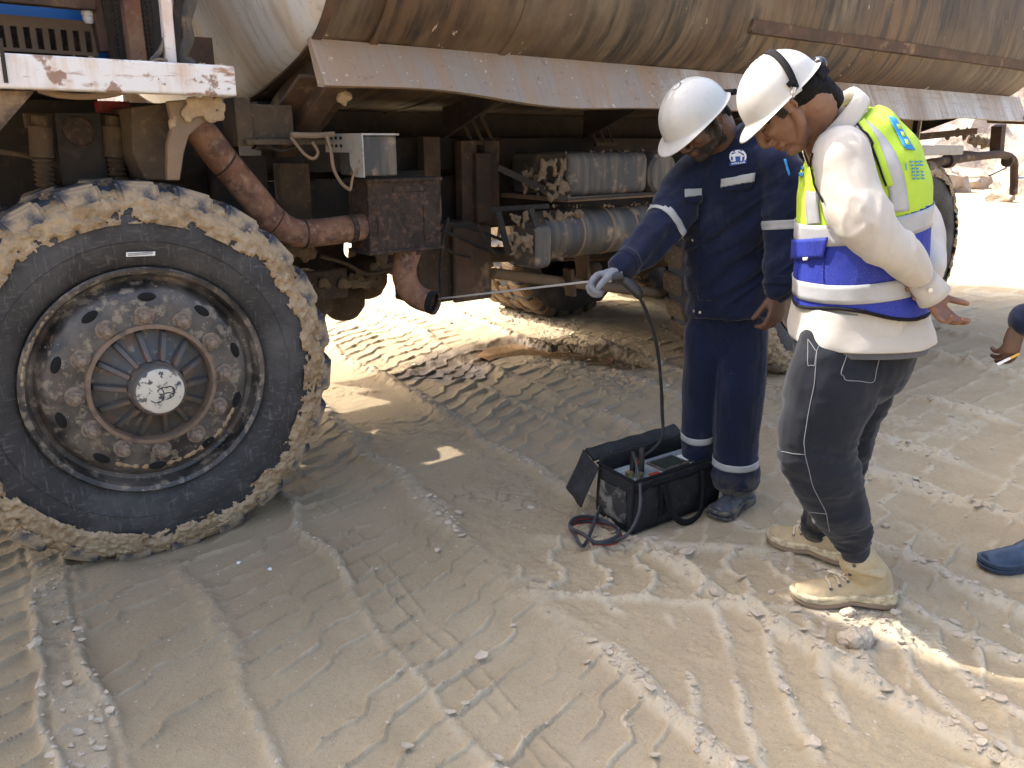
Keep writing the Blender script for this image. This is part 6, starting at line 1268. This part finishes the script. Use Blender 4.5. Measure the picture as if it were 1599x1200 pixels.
# instrument bag: built in its own frame, origin at the near bottom corner
c0, cR, cL = G(987, 836), G(1122, 786), G(944, 806); bx_ = (cR-c0).normalized(); by_ = Vector((-bx_.y, bx_.x, 0)); BL, BW, BH = (cR-c0).length+.0, .205, .215
bag = empty('instrument_bag', c0, math.atan2(bx_.y, bx_.x)); tag(bag, 'open black padded carry bag with straps and worn clear end window beside the black boot', 'bag')
m_bag = mat('black_nylon', (.016, .0165, .018), .75, layers=[dict(scale=8, lo=.5, hi=.7, c=(.035, .036, .04), amt=.7), dict(scale=50, lo=.64, hi=.7, c=(.16, .15, .14), amt=.4)], bump=[(9, .5, .012), (500, .4, .0008)], spec=.3); m_win = mat('scuffed_vinyl', (.035, .035, .036), .22, layers=[dict(scale=14, lo=.5, hi=.62, c=(.22, .21, .19), amt=.8)], bump=(20, .5, .006)); m_panel = mat('instrument_grey', (.19, .23, .27), .4, layers=[dict(scale=18, lo=.5, hi=.7, c=(.5, .5, .46), amt=.5)]); m_lcd = mat('lcd_dark', (.035, .045, .04), .15); m_redp = mat('red_plastic', (.35, .03, .02), .5)
def bagpanel(name, a, u, v, nu, nv, th, bow, m=m_bag, par=None, sag=0.):
    a, u, v = Vector(a), Vector(u), Vector(v); nn = u.cross(v).normalized(); rows = []
    for j in range(nv):
        rows.append([a+u*(i/(nu-1))+v*(j/(nv-1))+nn*bow*math.sin(PI*i/(nu-1))*math.sin(PI*(j/(nv-1))**.8)+Vector((0, 0, -sag*math.sin(PI*i/(nu-1))*(j/(nv-1))))+nn*.004*math.sin(i*1.9+j*.8) for i in range(nu)])
    o = grid_obj(name, rows, nu, nv, m, par or bag, th); o.modifiers[0].offset = -1; b_ = o.modifiers.new('Bevel', 'BEVEL'); b_.width = .003; b_.limit_method = 'ANGLE'; b_.angle_limit = R(50); return o
bagpanel('front_panel', (0, 0, .004), (BL, 0, 0), (0, -.004, BH-.01), 14, 8, .010, .012)
bagpanel('end_panel', (0, BW, .004), (0, -BW, 0), (0, 0, BH), 8, 8, .010, .010); bagpanel('end_panel', (BL, 0, .004), (0, BW, 0), (0, 0, BH), 8, 8, .010, .010); bagpanel('rear_panel', (BL, BW, .004), (-BL, 0, 0), (0, 0, BH+.03), 14, 8, .010, .006); bagpanel('base', (0, 0, .006), (BL, 0, 0), (0, BW, 0), 4, 4, .006, 0)
bagpanel('lid_flap', (-.006, BW+.012, BH+.02), (BL+.012, 0, 0), (0, .055, .030), 14, 4, .016, .004); bagpanel('lid_flap', (-.01, BW+.07, BH+.045), (-.015, -.11, -.04), (-.075, .01, -.150), 6, 5, .010, .006)
b = MB(); b.tube([(.0, .0, .01), (.0, 0, BH)], .005, 8); b.tube([(0, 0, BH), (BL, 0, BH-.004), (BL, BW, BH)], .006, 8); b.tube([(0, 0, .008), (BL, 0, .008)], .005, 8); b.tube([(0, 0, BH), (0, BW, BH+.01)], .006, 8); b.tube([(0, 0, .008), (0, BW, .008)], .005, 8); b.tube([(.12, -.014, .01), (.12, -.016, BH-.02)], .002, 6); b.obj('bag_piping', m_web, bag)
bagpanel('zip_strip', (.0, -.008, BH-.045), (BL, 0, 0), (0, 0, .030), 14, 3, .006, .010, m_web)
bagpanel('end_window', (-.012, BW*.86, .035), (0, -BW*.72, 0), (0, 0, BH*.62), 6, 6, .003, .006, m_win)
def strap(pts, w=.026, name='strap'):
    p2, _ = spline([Vector(p) for p in pts], [0]*len(pts), 6); rows = [[], []]
    for i, p in enumerate(p2): t = (p2[min(i+1, len(p2)-1)]-p2[max(i-1, 0)]).normalized(); nrm_ = t.cross(Vector((0, -1, 0))).normalized(); rows[0].append(p-nrm_*w/2); rows[1].append(p+nrm_*w/2)
    return grid_obj(name, rows, len(p2), 2, m_web, bag, .004)
strap([(.135, -.020, .18), (.145, -.026, .14), (.16, -.045, .07), (.20, -.06, .022), (.26, -.062, .012), (.32, -.05, .03), (.345, -.035, .09), (.352, -.024, .16), (.353, -.018, .185)]); strap([(.135, -.018, .05), (.134, -.020, .12), (.135, -.019, .18)], .028); strap([(.353, -.018, .05), (.353, -.020, .12), (.353, -.018, .185)], .028)
an = empty('gas_analyser', c0, math.atan2(bx_.y, bx_.x)); tag(an, 'grey gas analyser with dark display and hose plugs sitting inside the open bag', 'instrument')
b = MB(); b.box((.03, .025, .03), (BL-.02, BW-.02, BH-.035)); b.obj('case', m_blackpl, an, bevel=.006)
b = MB(); b.box((.035, .03, BH-.0345), (BL-.03, BW-.025, BH-.024)); b.obj('top_panel', m_panel, an, bevel=.003)
b = MB(); b.box((.20, .045, BH-.0235), (.345, .145, BH-.016)); b.obj('display_frame', m_greypl, an, bevel=.003); b = MB(); b.box((.212, .058, BH-.0155), (.333, .132, BH-.0145)); b.obj('display', m_lcd, an, False)
b = MB(); b.box((.36, .075, BH-.0235), (.40, .13, BH-.020)); b.obj('white_label', m_badgew, an, False); b = MB(); b.box((.13, .035, BH-.0235), (.18, .060, BH-.020)); b.obj('red_label', m_redp, an, False)
for k in range(6): b = MB(); b.tube([(.365+.017*(k % 3), .045+.018*(k//3), BH-.024), (.365+.017*(k % 3), .045+.018*(k//3), BH-.016)], .006, 10); b.obj('button', m_greypl, an)
for x_, y_ in ((.085, .06), (.06, .09)): b = MB(); b.tube([(x_, y_, BH-.024), (x_, y_, BH-.004)], .016, 12); b.obj('hose_port', mat('brass', (.5, .42, .22), .35, .8), an)
b = MB(); b.tube([(.115, .085, BH-.02), (.115, .085, BH+.06), (.118, .085, BH+.085)], [.014, .012, .008], 12); b.obj('plug', m_blackpl, an); b = MB(); b.tube([(.095, .11, BH-.02), (.09, .105, BH+.065)], [.012, .009], 12); b.obj('plug', m_blackpl, an); b = MB(); b.tube([(.105, .098, BH+.02), (.106, .098, BH+.035)], .013, 10); b.obj('plug_ring', m_redp, an)
def BG(x, y, z): return c0+bx_*x+by_*y+Vector((0, 0, z))
# hoses of the probe: up from behind the bag, and the looped spare length on the ground
for dx in (0, .008):
    b = MB(); b.tube([BG(.20+dx, .23, .16), P(1031, 690, 3.0), P(1034+dx*100, 640, 2.98), P(1031, 580, 2.9), P(1024, 530, 2.83), P(1010, 488, 2.75), P(999, 464, 2.66)], .0062, 8, smooth=6); b.obj('hose', m_hose, probe)
lp = BG(-.10, .06, 0); pts = [BG(.09, .105, BH+.06), BG(.06, .06, BH+.055), BG(.02, -.01, BH-.02), BG(-.03, -.06, .12), BG(-.09, -.05, .04)]
for t in np.linspace(.2, 4*PI, 26): pts.append(lp+bx_*(math.cos(t+3.6)*(.085+.006*t/6)-.03)+by_*(math.sin(t+3.6)*.095)+Vector((0, 0, .012+.007*(t % 6.28)/2+.012*(1+math.sin(t*1.3)))))
pts.append(BG(-.02, .16, .06)); b = MB(); b.tube(pts, .0066, 8, smooth=4); b.obj('spare_hose', m_hose, probe)
b = MB(); b.tube([p+Vector((.004, .004, -.010)) for p in pts[5:-2]], .0035, 6, smooth=4); b.obj('red_tube', m_redp, probe)
